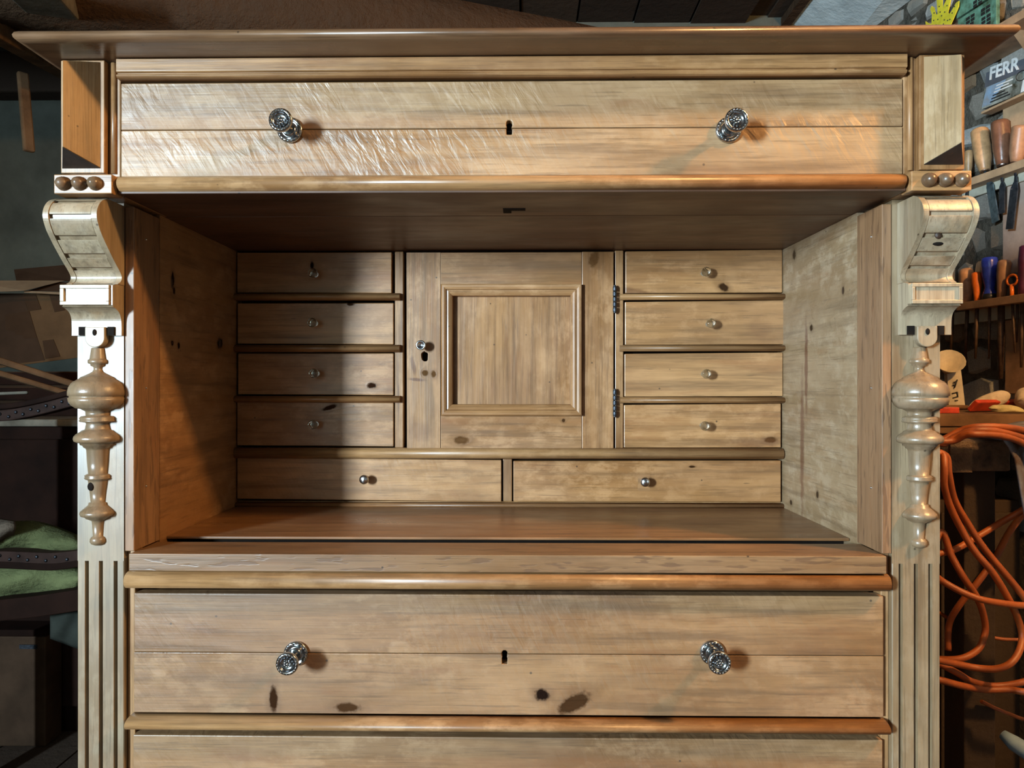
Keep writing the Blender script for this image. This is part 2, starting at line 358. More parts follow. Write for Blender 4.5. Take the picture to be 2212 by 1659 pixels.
for a in ((-3.02, -2.98, .03, .69), (-2.46, -2.42, .03, .69), (-2.98, -2.46, .03, .06), (-2.98, -2.46, .66, .69)):
    win.box(-2.20, -2.15, a[0], a[1], a[2], a[3])
win = win.build('window_1', M['darkwood'], bevel=.004); tag(win, kind='structure')
dr = MB()
for a in ((.7, .76, -CZ, .95), (1.64, 1.7, -CZ, .95), (.76, 1.64, .89, .95)): dr.box(a[0], a[1], -3.12, -3.04, a[2], a[3])
dr = dr.build('door_1', M['darkwood'], bevel=.004); tag(dr, kind='structure')
# right wall: mortar slab and rubble stones, each a piece
wr = MB()
e0, e1 = W0 - WD * 4.2, W0 + WD * 1.0
wr.prism([(p.x, p.y) for p in (e0, e1, e1 - WN * .15, e0 - WN * .15)], 'z', -CZ, CEIL + .05)
wr = wr.build('wall_right', M['mortar']); tag(wr, kind='structure')
sm = []
for k in range(6):
    b = MB(); pts = []
    for i in range(8):
        a = 2 * PI * (i + random.uniform(-.3, .3)) / 8; ex = .72 + random.uniform(-.1, .1)
        cx_ = max(-1, min(1, math.cos(a) * 1.25)); sz_ = max(-1, min(1, math.sin(a) * 1.25))
        pts.append((cx_ * .5, sz_ * .5, ex))
    vs_ = [(x, 0.0, z) for x, z, e in pts] + [(x * e, -.5 - random.uniform(0, .3), z * e) for x, z, e in pts] + [(x, 1, z) for x, z, e in pts]
    fs_ = [tuple(range(8, 16))] + [(i, (i + 1) % 8, 8 + (i + 1) % 8, 8 + i) for i in range(8)] + [(16 + i, 16 + (i + 1) % 8, (i + 1) % 8, i) for i in range(8)]
    b.add(vs_, fs_); me = b.mesh('stone', False); me.materials.append(M['stone']); sm.append(me)
z = -.42; ns = 0
while z < CEIL - .02:
    hh = random.uniform(.05, .10); s = -.34
    while s < 1.0:
        ww = random.uniform(.07, .17)
        if s < .34 or z > .85:
            m = WM(W0 + WD * (s + ww / 2) + Vector((0, 0, z + hh / 2 + CZ)) + WN * -.010, random.uniform(-.10, .10))
            o = link(bpy.data.objects.new('stone', random.choice(sm)), wr); o.matrix_world = m @ Matrix.Diagonal((ww * 1.0, random.uniform(.015, .04), hh * 1.0, 1)); ns += 1
        s += ww + .004
    z += hh + .003
# ceiling: boards, joists, a big log, and the whitewashed panel beside the stone wall
ce = MB().box(-2.45, .9595, -3.15, YB + .1, CE2 + .03, CE2 + .08).build('ceiling', M['darkwood']); tag(ce, kind='structure')
for i in range(19):
    x = -2.45 + i * .222
    if x > .82: break
    MB().box(x, x + .214, -3.0, YB, CE2 + random.uniform(.0, .012), CE2 + .03).build('ceiling_board', M['darkwood'], ce)
a1 = (wl(1984, 2.61)); 
def wx(y): return W0.x + (y - W0.y) * WD.x / WD.y
def slab4(q_, th, name, mt):
    n = (Vector(q_[1]) - Vector(q_[0])).cross(Vector(q_[3]) - Vector(q_[0])).normalized() * th
    return MB().add([Vector(p_) for p_ in q_] + [Vector(p_) + n for p_ in q_], [(0, 1, 2, 3), (4, 7, 6, 5), (0, 4, 5, 1), (1, 5, 6, 2), (2, 6, 7, 3), (3, 7, 4, 0)]).build(name, mt)
tag(slab4([(1.079, -1.5, CE2), (wx(-1.5), -1.5, CEIL), (wx(YB) - .003, YB, CEIL), (1.050, YB, CE2)], .02, 'trim_1', M['bluepaint']), kind='structure')
tag(MB().box(.9600, 2.4, -3.15, YB + .1, CE2 + .022, CE2 + .08).build('trim_3', M['darkwood']), kind='structure')
tag(slab4([(1.040, -1.5, CE2 - .012), (1.0785, -1.5, CE2 - .012), (1.0495, YB, CE2 - .012), (1.012, YB, CE2 - .012)], .03, 'trim_2', M['beamwood']), kind='structure')
def rough_log(a, b, r, seg=12, n=14):
    mb = MB(); pts = []; rs = []
    for i in range(n):
        t = i / (n - 1); pts.append(Vector(a).lerp(Vector(b), t) + Vector((random.uniform(-1, 1), random.uniform(-1, 1), random.uniform(-1, 1))) * r * .06); rs.append(r * random.uniform(.93, 1.06))
    return mb.tube(pts, rs, seg)
lg = rough_log((-2.13, .80, 1.13), (2.0, 2.6, 1.17), .15)
lg = lg.build('ceiling_log', M['beamwood']); tag(lg, 'thick rough brown log beam crossing under the dark ceiling above the bureau', 'beam')
def beam_px(name, u0, v0, u1, v1, y0, y1, w, t, mt, label):
    a, b = P(u0, v0, y0), P(u1, v1, y1); d = (b - a).normalized(); s_ = d.cross(Vector((0, 0, 1))).normalized(); u_ = s_.cross(d)
    m = Matrix(((d.x, s_.x, u_.x, a.x), (d.y, s_.y, u_.y, a.y), (d.z, s_.z, u_.z, a.z), (0, 0, 0, 1)))
    o = MB().box(0, (b - a).length, -w / 2, w / 2, 0, t, m).build(name, mt, bevel=.006); tag(o, label, 'beam'); return o
M['greywood'] = plain('weathered_grey_board', (.26, .23, .18), .85, 0, .4, 14, .6, dist=.004)
M['brownwood'] = plain('brown_old_board', (.20, .115, .06), .8, 0, .4, 12, .6, dist=.004)
beam_px('roof_beam', 18, -60, 205, 128, .75, 1.62, .13, .05, M['greywood'], 'broad grey weathered board under the ceiling, above the left end of the cornice')
beam_px('roof_beam', -40, -60, 80, 120, .9, 1.55, .05, .05, M['brownwood'], 'narrow brown rafter left of the broad grey board at the ceiling')
beam_px('roof_beam', -60, 60, 150, 175, 1.0, 1.85, .05, .05, M['brownwood'], 'thin dark rafter crossing low behind the left end of the cornice')
wbm = MB().box(-2.14, -1.2, YB - .10, YB - .001, 1.13, 1.29).build('wall_plate_beam', M['darkwood'], bevel=.01); tag(wbm, 'dark timber lying along the top of the plaster wall at left', 'beam')
# ============================================================ THE BUREAU
CU, CL, CC = -.018, -.0235, -.014       # centre lines of upper case, lower case, cornice
cab = thing('secretary_bureau', (CL, 0, -CZ), 'large stripped pine secretary bureau with open writing compartment, small drawers and carved brackets', 'bureau')
YBK = .43
def bx(name, x0, x1, y0, y1, z0, z1, mt='pine_x', bev=.0015, par=None):
    return MB().box(x0, x1, y0, y1, z0, z1).build(name, M[mt], par if par is not None else cab, bev)
# carcass behind everything
for s in (-1, 1):
    xo = CL + s * .548; xi = CL + s * .530
    bx('side_panel', min(xo, xi), max(xo, xi), .022, YBK, -CZ, .2325, 'pine_z')
bx('back_board', CL - .53, CL + .53, YBK - .012, YBK, -CZ, .385, 'pine_z')
# plinth and lower body
bx('plinth', CL - .555, CL + .555, -.02, .03, -CZ, -.945, 'pine_x', .004)
YI = .353
# interior side panels + oak jamb strips (slightly wedge shaped as the recess narrows to the left)
for s in (-1, 1):
    xf = (-.4983, .4517)[s > 0]; xb = (-.5014, .4468)[s > 0]; ym = .07; xm = xf + (xb - xf) * (ym / YI); xo = CL + s * .529
    MB().prism([(xm, ym + .0006), (xb, YI + .03), (xo, YI + .03), (xo, ym + .0006)], 'z', -.235, .2318).build('side_lining', M['panel_r' if s > 0 else 'panel'], cab)
    MB().prism([(xf, 0), (xm, ym), (xo, ym), (xo, .0225), (xf + s * .012, .0225), (xf + s * .012, 0)], 'z', -.2140, .2270).build('jamb_strip', M['oak_z'], cab, .001)
    for v in (517, 838, 1050, 1098)[:3]:
        MB().ball((xf - s * .0002 + (xb - xf) * .09, .031 if s < 0 else .028, P(300, v, .03).z), .0016, 6).build('nail_head', M['nickel'], cab)
# knot holes on the linings
def spot(par, c, r, sx, sy, sz): return MB().ball(c, r, 10, None, (sx, sy, sz))
# ---- pilasters with three stopped flutes
def pilaster(s):
    o, i = .5478, .488; zt = -.2265
    fx = [.4987, .5177, .5358]; hw = .0026
    pl = [(i, .022), (i, .0008), (i + .001, 0)]
    for f in fx: pl += [(f - hw, 0), (f - hw * .7, .006), (f + hw * .7, .006), (f + hw, 0)]
    pl += [(o - .001, 0), (o, .0008), (o, .022)]
    pl = [(CL + s * a, b) for a, b in pl]
    mb = MB().prism(pl, 'z', -.945, zt)
    mb.box(min(CL + s * i, CL + s * o), max(CL + s * i, CL + s * o), 0, .022, zt, .2320)
    return mb.build('pilaster', M['pil'], cab)
for s in (-1, 1):
    pilaster(s)
    a, b = CL + s * .4775, CL + s * .4878
    bx('stile', min(a, b), max(a, b), .008, .03, -.945, -.215, 'pine_z')
# ---- half spindle on each pilaster
def spindle(s):
    k = 1 / 1690.
    pr = [(751, 13), (753, 14), (774, 17), (776, 18), (777, 20.5), (782, 21), (785, 20), (786, 16), (790, 15), (793, 9.5), (798, 9), (803, 12), (806, 17), (810, 25),
          (813, 31), (814, 34), (819, 39), (820, 42), (823, 46), (824, 49), (829, 54), (837, 58.5), (846, 60.5), (854.5, 60.5), (855.5, 57), (858.5, 57), (859.5, 60), (868, 58.5),
          (875, 54), (880, 47), (882, 44), (883, 36), (888, 27), (889, 25.5), (898, 25), (899, 34), (903, 37.5), (907, 36), (908, 38), (911, 37), (913, 25), (916, 24), (926, 26),
          (928, 27), (930, 33), (933, 36), (938, 44), (943, 48.5), (948, 49.5), (953, 48), (956, 42), (957, 37), (961, 36), (963, 31), (967, 29), (969, 25), (973, 23.5), (1000, 22), (1024, 20),
          (1025, 24), (1028, 27.5), (1031, 26), (1033, 28), (1036, 26), (1038, 20.5), (1042, 20), (1065, 17), (1086, 15), (1087, 19), (1092, 20), (1095, 24), (1100, 30), (1106, 36), (1110, 37), (1115, 35),
          (1118, 27), (1121, 25), (1123, 20), (1127, 13), (1135, 12), (1160, 10.5), (1162, 14), (1166, 16.5), (1172, 17), (1177, 14), (1180, 8), (1181, 3)]
    prof = [(r * k * .97, -(v - 829.5) * .97 / F_PX) for v, r in pr][::-1]
    m = Matrix.Translation((CL + s * .5213, 0.0002, 0)) @ Matrix.Diagonal((1, 1.0, 1, 1))
    o = MB().lathe(prof, m, 40, PI, 2 * PI).build('half_spindle', M['spindle'], cab)
    if s < 0: spot(None, (CL + s * .5213 - .0035, -.0108, -.130), .0042, 1, .35, 1.3).build('screw_hole', M['hole'], o)
M['spindle'] = wood('pine_turned', 'z', light=(.28, .195, .120), dark=(.19, .12, .065), ring=.12, fleck=.2, rough=.28, spec=.6, mottle=.3)
for s in (-1, 1): spindle(s)
# ---- carved S brackets
def smooth_path(pts, n=6):
    out = []; L = len(pts)
    for i in range(L - 1):
        p0, p1, p2, p3 = pts[max(i - 1, 0)], pts[i], pts[i + 1], pts[min(i + 2, L - 1)]
        for k in range(n):
            t = k / n
            out.append(tuple(.5 * ((2 * b) + (c - a) * t + (2 * a - 5 * b + 4 * c - d) * t * t + (-a + 3 * b - 3 * c + d) * t ** 3) for a, b, c, d in zip(p0, p1, p2, p3)))
    out.append(pts[-1]); return out
def bracket(s):
    def z_(v, y): return (829.5 - v) * (DIST + y) / F_PX
    crv = [(-.040, 426), (-.052, 430), (-.061, 443), (-.064, 463), (-.058, 490), (-.048, 515), (-.036, 540), (-.024, 563), (-.013, 582), (-.007, 596), (-.009, 606), (-.016, 611)]
    c = smooth_path([(y, z_(v, y)) for y, v in crv], 5)
    low = smooth_path([(y, z_(v, y)) for y, v in [(-.027, 661), (-.019, 666), (-.011, 675), (-.007, 688), (-.006, 705), (-.006, 724)]], 4)
    blk = [(-.024, z_(612, -.024)), (-.030, z_(614, -.03)), (-.030, z_(657, -.03)), (-.027, z_(658, -.027))]
    X = lambda h: CU - .002 + s * h
    xi, xo = .4905, .5562; zb = low[-1][1]
    back = [(-.0002, zb), (-.0002, c[0][1])]
    # core, a little behind the face
    core = [(y + .0050, z - (.003 if i < 4 else 0)) for i, (y, z) in enumerate(c)] + [(y + .003, z) for y, z in blk] + low + back
    o = MB().prism(core, 'x', min(X(xi + .001), X(xo - .001)), max(X(xi + .001), X(xo - .001)), smooth=False).build('bracket', M['pine_z2'], cab)
    # side rims follow the curve
    for a, b in ((xi, xi + .007), (xo - .007, xo)):
        rim = c + [(-.016, z_(612, -.016)), (-.0002, z_(612, -.016)), (-.0002, c[0][1])]
        MB().prism(rim, 'x', min(X(a), X(b)), max(X(a), X(b))).build('rim', M['pine_z2'], o, .0008)
    # panels between the rims, divided by dark slots
    cuts = [0, 6, 15, 24, 32, 39, 55]
    for j in range(6):
        i0, i1 = cuts[j], cuts[j + 1]
        seg = [c[int(min(i, len(c) - 1))] for i in range(int(i0) + (1 if j else 0), int(i1) + (1 if j == 5 else 0)) if i < len(c)]
        if len(seg) < 2: continue
        def nrm(k):
            a, b = seg[max(k - 1, 0)], seg[min(k + 1, len(seg) - 1)]; d = Vector((b[0] - a[0], b[1] - a[1])).normalized(); return Vector((-d.y, d.x)) * -1
        up = [(p[0] + .0008, p[1]) for p in seg]
        dn = [(p[0] + .006, p[1]) for p in seg][::-1]
        MB().prism(up + dn, 'x', min(X(xi + .0072), X(xo - .0072)), max(X(xi + .0072), X(xo - .0072)), smooth=False).build('carved_panel', M['pine_z2'], o, .001)
    # block with a sunk panel
    z0, z1 = z_(657, -.03), z_(613, -.03); fr = MB()
    fr.box(min(X(xi + .004), X(xo)), max(X(xi + .004), X(xo)), -.030, -.026, z0, z0 + .0045).box(min(X(xi + .004), X(xo)), max(X(xi + .004), X(xo)), -.030, -.026, z1 - .0045, z1)
    for a, b in ((xi + .004, xi + .008), (xo - .005, xo)): fr.box(min(X(a), X(b)), max(X(a), X(b)), -.030, -.026, z0 + .0045, z1 - .0045)
    fr.build('block_frame', M['pine_z2'], o, .0006)
    # notched apron with a hanging tongue
    cxm = X(.5225); tz = z_(723, -.006); r = .0125
    tg = [(cxm - r, tz + .010)] + [(cxm - r * math.cos(a), tz - .004 - r * .95 * math.sin(a)) for a in [PI * i / 14 for i in range(15)]] + [(cxm + r, tz + .010)]
    MB().prism(tg, 'y', -.012, -.0003).build('tongue', M['pine_z2'], o, .001)
    for q_ in (-1, 1):
        xx = cxm + q_ * .0185
        MB().box(xx - .0042, xx + .0042, -.0085, -.0058, tz - .0005, tz + .0105).build('notch', M['hole'], o)
    MB().ball((cxm, -.0125, tz + .003), .0028, 8, None, (1, .5, 1.5)).build('peg_hole', M['hole'], o)
    if s > 0:
        MB().ball((X(.520), -.040, z_(527, -.04)), .006, 10, None, (1.3, .45, .6)).build('knot_hole', M['hole'], o)
        MB().ball((X(.5165), -.0475, z_(513, -.04)), .005, 10, None, (.9, .45, .9)).build('knot', M['knot'], o)
M['pine_z2'] = wood('pine_bracket', 'z', light=(.40, .31, .20), dark=(.27, .19, .11), ring=.15, fleck=.25, rough=.36, tint=.05, spec=.9, mottle=.35)
M['knot'] = plain('dark_knot', (.05, .025, .014), .5, 0, .3, 200, .3)
for s in (-1, 1): bracket(s)
# ---- upper case
ZS, ZC = .2323, .3960
for s in (-1, 1):
    xo = CU + s * .546; xi = CU + s * .4782
    bx('upper_side', min(xo, xi), max(xo, xi), -.030, YBK, ZS, ZC, 'pine_z')
    # inner stile with a bead
    a, b = CU + s * .4784, CU + s * .4935
    bx('upper_stile', min(a, b), max(a, b), -.036, -.0302, ZS + .022, ZC, 'pine_z')
    MB().lathe([(.0035, .2585), (.0035, ZC - .001)], Matrix.Translation((CU + s * .4865, -.0362, 0)), 14, PI, 2 * PI).build('bead', M['pine_z'], cab)
    # base plate and prow shaped block
    a, b = CU + s * .4937, CU + s * .5475
    bx('block_plate', min(a, b), max(a, b), -.045, -.0302, .2575, ZC - .0005, 'pine_z', .001)
    h0, h1, ht = CU + s * .4985, CU + s * .5455, CU + s * .5215; zb, ztip, zt, ztt = .2640, .2782, ZC - .0030, .3790
    vs_ = [(h0, -.0452, zb), (h1, -.0452, zb), (ht, -.0840, ztip), (h0, -.0452, zt), (h1, -.0452, zt), (ht, -.0840, ztt)]
    pb_ = MB().add(vs_, [(0, 1, 2), (3, 5, 4), (0, 2, 5, 3), (1, 4, 5, 2), (0, 3, 4, 1)]).build('prow_block', M['prow'], cab, .0005)
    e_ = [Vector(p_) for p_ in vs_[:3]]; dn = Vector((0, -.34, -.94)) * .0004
    MB().add([p_ + dn for p_ in e_] + [p_ + dn * 2 for p_ in e_], [(0, 1, 2), (3, 5, 4), (0, 3, 4, 1), (1, 4, 5, 2), (2, 5, 3, 0)]).build('dark_under_facet', M['prow_under'], pb_)  # underside facet coloured much darker than the rest of the block
    # block with three turned buttons
    a, b = CU + s * .4790, CU + s * .5500
    bb = bx('button_block', min(a, b), max(a, b), -.055, -.0303, .2300, .2535, 'pine_x', .001)
    for h in (.4955, .5145, .5340):
        MB().lathe([(.0086, 0), (.0086, .0012), (.0074, .002), (.0076, .005), (.0062, .0085), (.0035, .0108), (.0004, .0116)], Matrix.Translation((CU + s * h + s * .0035, -.0551, .2420)) @ Matrix.Rotation(PI / 2, 4, 'X'), 20).build('button', M['button'] if 'button' in M else M['pine_z'], bb)
bx('frieze_back', CU - .4782, CU + .4782, -.026, -.020, ZS + .02, ZC, 'hole')
# soffit boards: the underside of the upper case
zsf = ZS
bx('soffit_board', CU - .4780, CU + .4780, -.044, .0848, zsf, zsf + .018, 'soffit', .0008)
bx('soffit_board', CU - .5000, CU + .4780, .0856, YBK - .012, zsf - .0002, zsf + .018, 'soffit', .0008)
MB().box(P(1086, 0, .03).x, P(1135, 0, .03).x, .040, .052, zsf - .0007, zsf + .001).box(P(1086, 0, .03).x, P(1104, 0, .03).x, .052, .066, zsf - .0007, zsf + .001).build('lock_mortise', M['hole'], cab)
# half round nosings: profile in y,z swept along x, rounded ends
def nosing(name, cxx, half, yb, yf, z0, z1, mt='pine_x', par=None, p=1.0):
    zc, hz = (z0 + z1) / 2, (z1 - z0) / 2; d = yb - yf; mb = MB(); n = 10
    pr = [(yb, z0)] + [(yb - d * (math.cos(a) ** p), zc + hz * math.sin(a)) for a in [-PI / 2 + PI * i / n for i in range(n + 1)]] + [(yb, z1)]
    pr = pr[1:-1]
    o = MB().prism(pr, 'x', cxx - half, cxx + half, smooth=True).build(name, M[mt], par or cab, 0)
    return o
nosing('drawer_nosing', CU, .4745, -.030, -.054, .2336, .2538, p=.6)
# frieze moulding
mo = [(-.030, ZC), (-.047, ZC), (-.047, .3790), (-.0455, .3770), (-.0435, .3765), (-.0425, .3745), (-.0405, .3735), (-.0385, .3722), (-.0375, .3710), (-.030, .3710)]
mo = [(-.030, ZC - .0003), (-.048, ZC - .0003), (-.048, .3808), (-.0468, .3795), (-.0450, .3795), (-.0445, .3785), (-.0475, .3770), (-.0480, .3752), (-.0465, .3735), (-.0430, .3725), (-.030, .3725)]
MB().prism(mo, 'x', CU - .4780, CU + .4780).build('frieze_moulding', M['pine_x'], cab, .0005)
# cornice
cp = [(-.0955 + .0075, .3968), (-.0955, .3990), (-.0975, .4030), (-.0965, .4070), (-.0930, .4100), (-.0860, .4120), (YBK, .4120), (YBK, .3968)]
hc = .5765
co = MB()
prof = [(-.0880, .3968), (-.0940, .3978), (-.0968, .4005), (-.0975, .4035), (-.0962, .4068), (-.0930, .4092), (-.0870, .4100)]
rows = []
for (y, z) in prof:
    ins = -.0975 - y; rows.append([(CC - hc - ins * 1.0, YBK, z), (CC - hc - ins, y, z), (CC + hc + ins, y, z), (CC + hc + ins, YBK, z)])
vs_ = [p for r_ in rows for p in r_]; fs_ = []
for j in range(len(rows) - 1):
    for i in range(3): fs_.append((j * 4 + i, j * 4 + i + 1, (j + 1) * 4 + i + 1, (j + 1) * 4 + i))
n = (len(rows) - 1) * 4
co.add(vs_, fs_, True); co.f += [[0, 1, 2, 3], [n, n + 3, n + 2, n + 1], [0, 3] + [j * 4 + 3 for j in range(1, len(rows))] + [j * 4 for j in range(len(rows) - 1, 0, -1)]]; co.sm += [False] * 3
co.build('cornice', M['cornice'] if 'cornice' in M else M['pine_x'], cab)
# ---- knobs
def big_knob_mesh():
    mb = MB()      # axis: local z towards the viewer
    mb.lathe([(.0150, 0), (.0156, .0012), (.0156, .0035), (.0148, .0050), (.0120, .0052), (.0108, .0040), (.0075, .0042), (.0062, .0070), (.0050, .012), (.0048, .020), (.0056, .025), (.0090, .029),
              (.0128, .0325), (.0138, .0355), (.0140, .0385), (.0132, .0405), (.0100, .0405), (.0094, .0392), (.0086, .0372), (.0040, .0368), (.0005, .0368)], None, 36)
    for i in range(20):
        a = 2 * PI * i / 20; mb.ball((.0134 * math.cos(a), .0134 * math.sin(a), .0052), .0013, 6); mb.ball((.0117 * math.cos(a), .0117 * math.sin(a), .0407), .0011, 6)
    for i in range(7):
        a = 2 * PI * i / 7; mb.ball((.0034 * math.cos(a), .0034 * math.sin(a), .0378), .0017, 6)
    mb.ball((0, 0, .0385), .0020, 8)
    me = mb.mesh('knob', False); me.materials.append(M['silver']); return me
BK = big_knob_mesh(); RX = (PI / 2, 0, 0)
def small_knob_mesh(kind):
    mb = MB()
    if kind == 'glass': pr = [(.0052, 0), (.0040, .0020), (.0034, .006), (.0045, .010), (.0070, .0135), (.0082, .0165), (.0084, .0190), (.0078, .0208), (.0050, .0222), (.0004, .0226)]
    elif kind == 'ring': pr = [(.0055, 0), (.0042, .003), (.0042, .012), (.0072, .015), (.0086, .018), (.0086, .0205), (.0076, .0215), (.0054, .0212), (.0046, .0185), (.0004, .0180)]
    else: pr = [(.0050, 0), (.0036, .003), (.0034, .010), (.0060, .014), (.0082, .0165), (.0080, .019), (.0055, .0212), (.0004, .0220)]
    mb.lathe(pr, None, 24 if kind != 'glass' else 12); me = mb.mesh('knob', False); me.materials.append(M['glass' if kind == 'glass' else 'nickel']); return me
KG, KR, KN = small_knob_mesh('glass'), small_knob_mesh('ring'), small_knob_mesh('n')
# ---- large drawers
def big_drawer(cx_, half, yf, z0, z1, zj, mt, knobs, key, name='drawer'):
    body = MB().box(cx_ - half + .003, cx_ + half - .003, yf + .0205, yf + .35, z0 + .002, z1 - .004).build(name, M['pine_x'], cab)
    a = MB().box(cx_ - half, cx_ + half, yf, yf + .02, zj + .0003, z1).build('front_board', mt, body)
    b = MB().box(cx_ - half, cx_ + half, yf, yf + .02, z0, zj - .0003).build('front_board', mt, body)
    if key:
        c1 = MB().prism([(key[0] + .0034 * x_, key[1] + zz) for x_, zz in ((-1, -.0085), (1, -.0085), (1.05, -.001), (.85, .0005), (1.1, .003), (1.0, .007), (.4, .0088), (-.4, .0088), (-1.0, .007), (-1.1, .003), (-.85, .0005), (-1.05, -.001))], 'y', yf - .01, yf + .04)
        cut(a, [c1]); cut(b, [c1])
        MB().box(key[0] - .012, key[0] + .012, yf + .0201, yf + .0208, key[1] - .014, key[1] + .014).build('lock_plate', M['hole'], body)
    for o in (a, b):
        m_ = o.modifiers.new('bevel', 'BEVEL'); m_.width = .0012; m_.segments = 2; m_.limit_method = 'ANGLE'; m_.angle_limit = .9
    for k in knobs: inst('knob', BK, body, (k[0], yf - .0001, k[1]), RX)
    return body
k1, k2 = P(628, 284, -.0365), P(1572, 283, -.0365)
kk = P(1100, 276, -.0365)
big_drawer(CU, .4775, -.0375, .2546, .3700, .3122, M['pine_hi'], [(k1.x, k1.z + .0005), (k2.x, k2.z)], (kk.x, kk.z), 'top_drawer')
k1, k2, kk = P(640, 1411, 0), P(1538, 1409, 0), P(1090, 1421, 0)
big_drawer(CL + .001, .4768, .001, -.4207, -.2680, -.3435, M['pine_lo'], [(k1.x, k1.z), (k2.x, k2.z)], (kk.x, kk.z))
big_drawer(CL, .4768, .001, -.6100, -.4496, -.5300, M['pine_lo2'], [(k1.x, -.53), (k2.x, -.53)], None)
big_drawer(CL, .4768, .001, -.8150, -.6400, -.7280, M['pine_lo2'], [(k1.x, -.728), (k2.x, -.728)], None)
nosing('drawer_nosing', CL, .4790, .008, -.017, -.4390, -.4232, p=.6)
nosing('drawer_nosing', CL, .4790, .008, -.017, -.6375, -.6165, p=.6)
nosing('drawer_nosing', CL, .4790, .008, -.017, -.8400, -.8200, p=.6)
nosing('desk_nosing', CL, .4792, .006, -.018, -.2595, -.2378, p=.45)
bx('dust_board', CL - .477, CL + .477, .030, YBK - .013, -.4435, -.4210, 'hole')
bx('dust_board', CL - .477, CL + .477, .030, YBK - .013, -.2660, -.2300, 'hole')
bx('bottom_rail', CL - .4774, CL + .4774, .001, .03, -.945, -.8430)
# ---- oak sill and desk surface
bx('sill', CL - .4757, CL + .4757, -.012, .0620, -.2368, -.2145, 'oak_x', .0012)
bx('desk_surface', -.5010, .4495, .0900, YI + .03, -.2168, -.2128, 'desk', .0012)
bx('desk_bearer', -.5010, .4495, .1100, YI + .03, -.2290, -.2169, 'hole', .001)  # near-black, paints the shade in the gap under the desk edge
# ---- facade of small drawers
def Z(v): return P(1106, v, YI).z
def Xp(u): return P(u, 829.5, YI).x
bx('facade_back', Xp(508), Xp(1692), YI + .031, YI + .036, -.213, .2315, 'hole')  # near-black sheet so the gaps between the drawers look shaded
def small_drawer(x0, x1, v0, v1, knob, km, mt='pine_int', dv=(0, 0, 0, 0), yo=0):
    # corners may be a little out of square, as in an old piece
    X0, X1, Z1, Z0 = Xp(x0), Xp(x1), Z(v0), Z(v1); q4 = [(X0, Z0 - dv[2] / 1250), (X1, Z0 - dv[3] / 1250), (X1, Z1 - dv[1] / 1250), (X0, Z1 - dv[0] / 1250)]
    d = MB().prism(q4, 'y', YI + yo, YI + .028).build('small_drawer', M[mt], cab, .0012)
    p = P(knob[0], knob[1], YI - .021); inst('knob', km, d, (p.x, YI - .0001 + yo, p.z), RX); return d
L = [(512, 846, 544, 632), (513, 850, 654, 743), (514, 850, 763, 853), (512, 850, 868, 963)]
R = [(1351, 1690, 542, 633), (1350, 1694, 651, 744.5), (1349, 1691, 763, 856), (1348, 1687, 873, 966)]
kl = [(674.5, 589), (673.5, 696.5), (677, 806.5), (675, 917.5)]; kr = [(1526.5, 586.5), (1537, 698), (1527, 807.5), (1524, 920.5)]
for i in range(4):
    small_drawer(*L[i], kl[i], KG, 'pine_int_k' if i != 9 else 'pine_int', dv=(0, 0, -1, 1) if i < 3 else (0, 2, 0, 2))
    small_drawer(*R[i], kr[i], KG, 'pine_int_k', dv=(1.5, -1.5, 1, 0))
small_drawer(512, 1083, 991, 1083, (785.5, 1036.5), KN, 'pine_int', dv=(-2, 3, -4, 1))
small_drawer(1109, 1687, 995, 1083, (1394.5, 1042), KN, 'pine_int_k', dv=(1, -1, 0, 0))
# square inlay behind the right knob
pa, pb = P(1378, 1060, YI), P(1404, 1025, YI)
MB().box(pa.x, pb.x, YI - .0003, YI + .001, pa.z, pb.z).build('repair_patch', M['pine_int'], cab)
def rod(name, u0, u1, v0, v1, yf=.012, mt='pine_x'):
    cxx = (Xp(u0) + Xp(u1)) / 2; return nosing(name, cxx, (Xp(u1) - Xp(u0)) / 2, YI + .004, YI - yf, Z(v1), Z(v0), mt, p=.6)
for v0, v1 in ((633, 649), (744.5, 761), (855, 870)): rod('drawer_divider', 508, 865, v0, v1)
for v0, v1 in ((635.5, 649), (746, 759.5), (857.5, 871)): rod('drawer_divider', 1338, 1693, v0, v1)
rod('long_divider', 508, 1689, 967, 991, .013)
rod('base_strip', 508, 1692, 1086, 1097, .006, 'desk')
def vbar(u0, u1, v0, v1, yo=.004): return bx('upright', Xp(u0), Xp(u1), YI + yo, YI + .028, Z(v1), Z(v0), 'pine_z')
vbar(852.5, 871, 542, 968, .002); vbar(1328.5, 1347, 541, 970, .002); vbar(1086, 1106, 991, 1085, .006)
bx('desk_back_strip', Xp(508), Xp(1692), YI + .012, YI + .030, -.2128, Z(1085), 'pine_int')  # pine strip between the bottom drawers and the desk
# ---- the middle door
YD = YI - .003
def Zd(v): return P(1106, v, YD).z
def Xd(u): return P(u, 829.5, YD).x
door = MB().box(Xd(968), Xd(1242), YD + .008, YD + .014, Zd(885), Zd(635)).build('cupboard_door', M['door_panel'] if 'door_panel' in M else M['pine_door'], cab)
s1 = MB().prism([(Xd(879), Zd(970)), (Xd(951), Zd(969.5)), (Xd(951.5), Zd(545)), (Xd(878), Zd(545))], 'y', YD, YD + .018).build('door_stile', M['pine_door'], door)
kp = P(917, 770, YD)
cut(s1, [MB().prism([(kp.x + a * .001, kp.z + b * .001) for a, b in ((-6.2, 4), (-4.5, 7), (0, 9.5), (1, 8), (5, 6.5), (6, 4), (5.5, -6), (3.5, -8.5), (-1, -8.5), (-4.5, -6), (-5.8, -1))], 'y', YD - .01, YD + .03)])
MB().box(Xd(900), Xd(935), YD + .0185, YD + .019, Zd(790), Zd(755)).build('lock_plate', M['hole'], door)
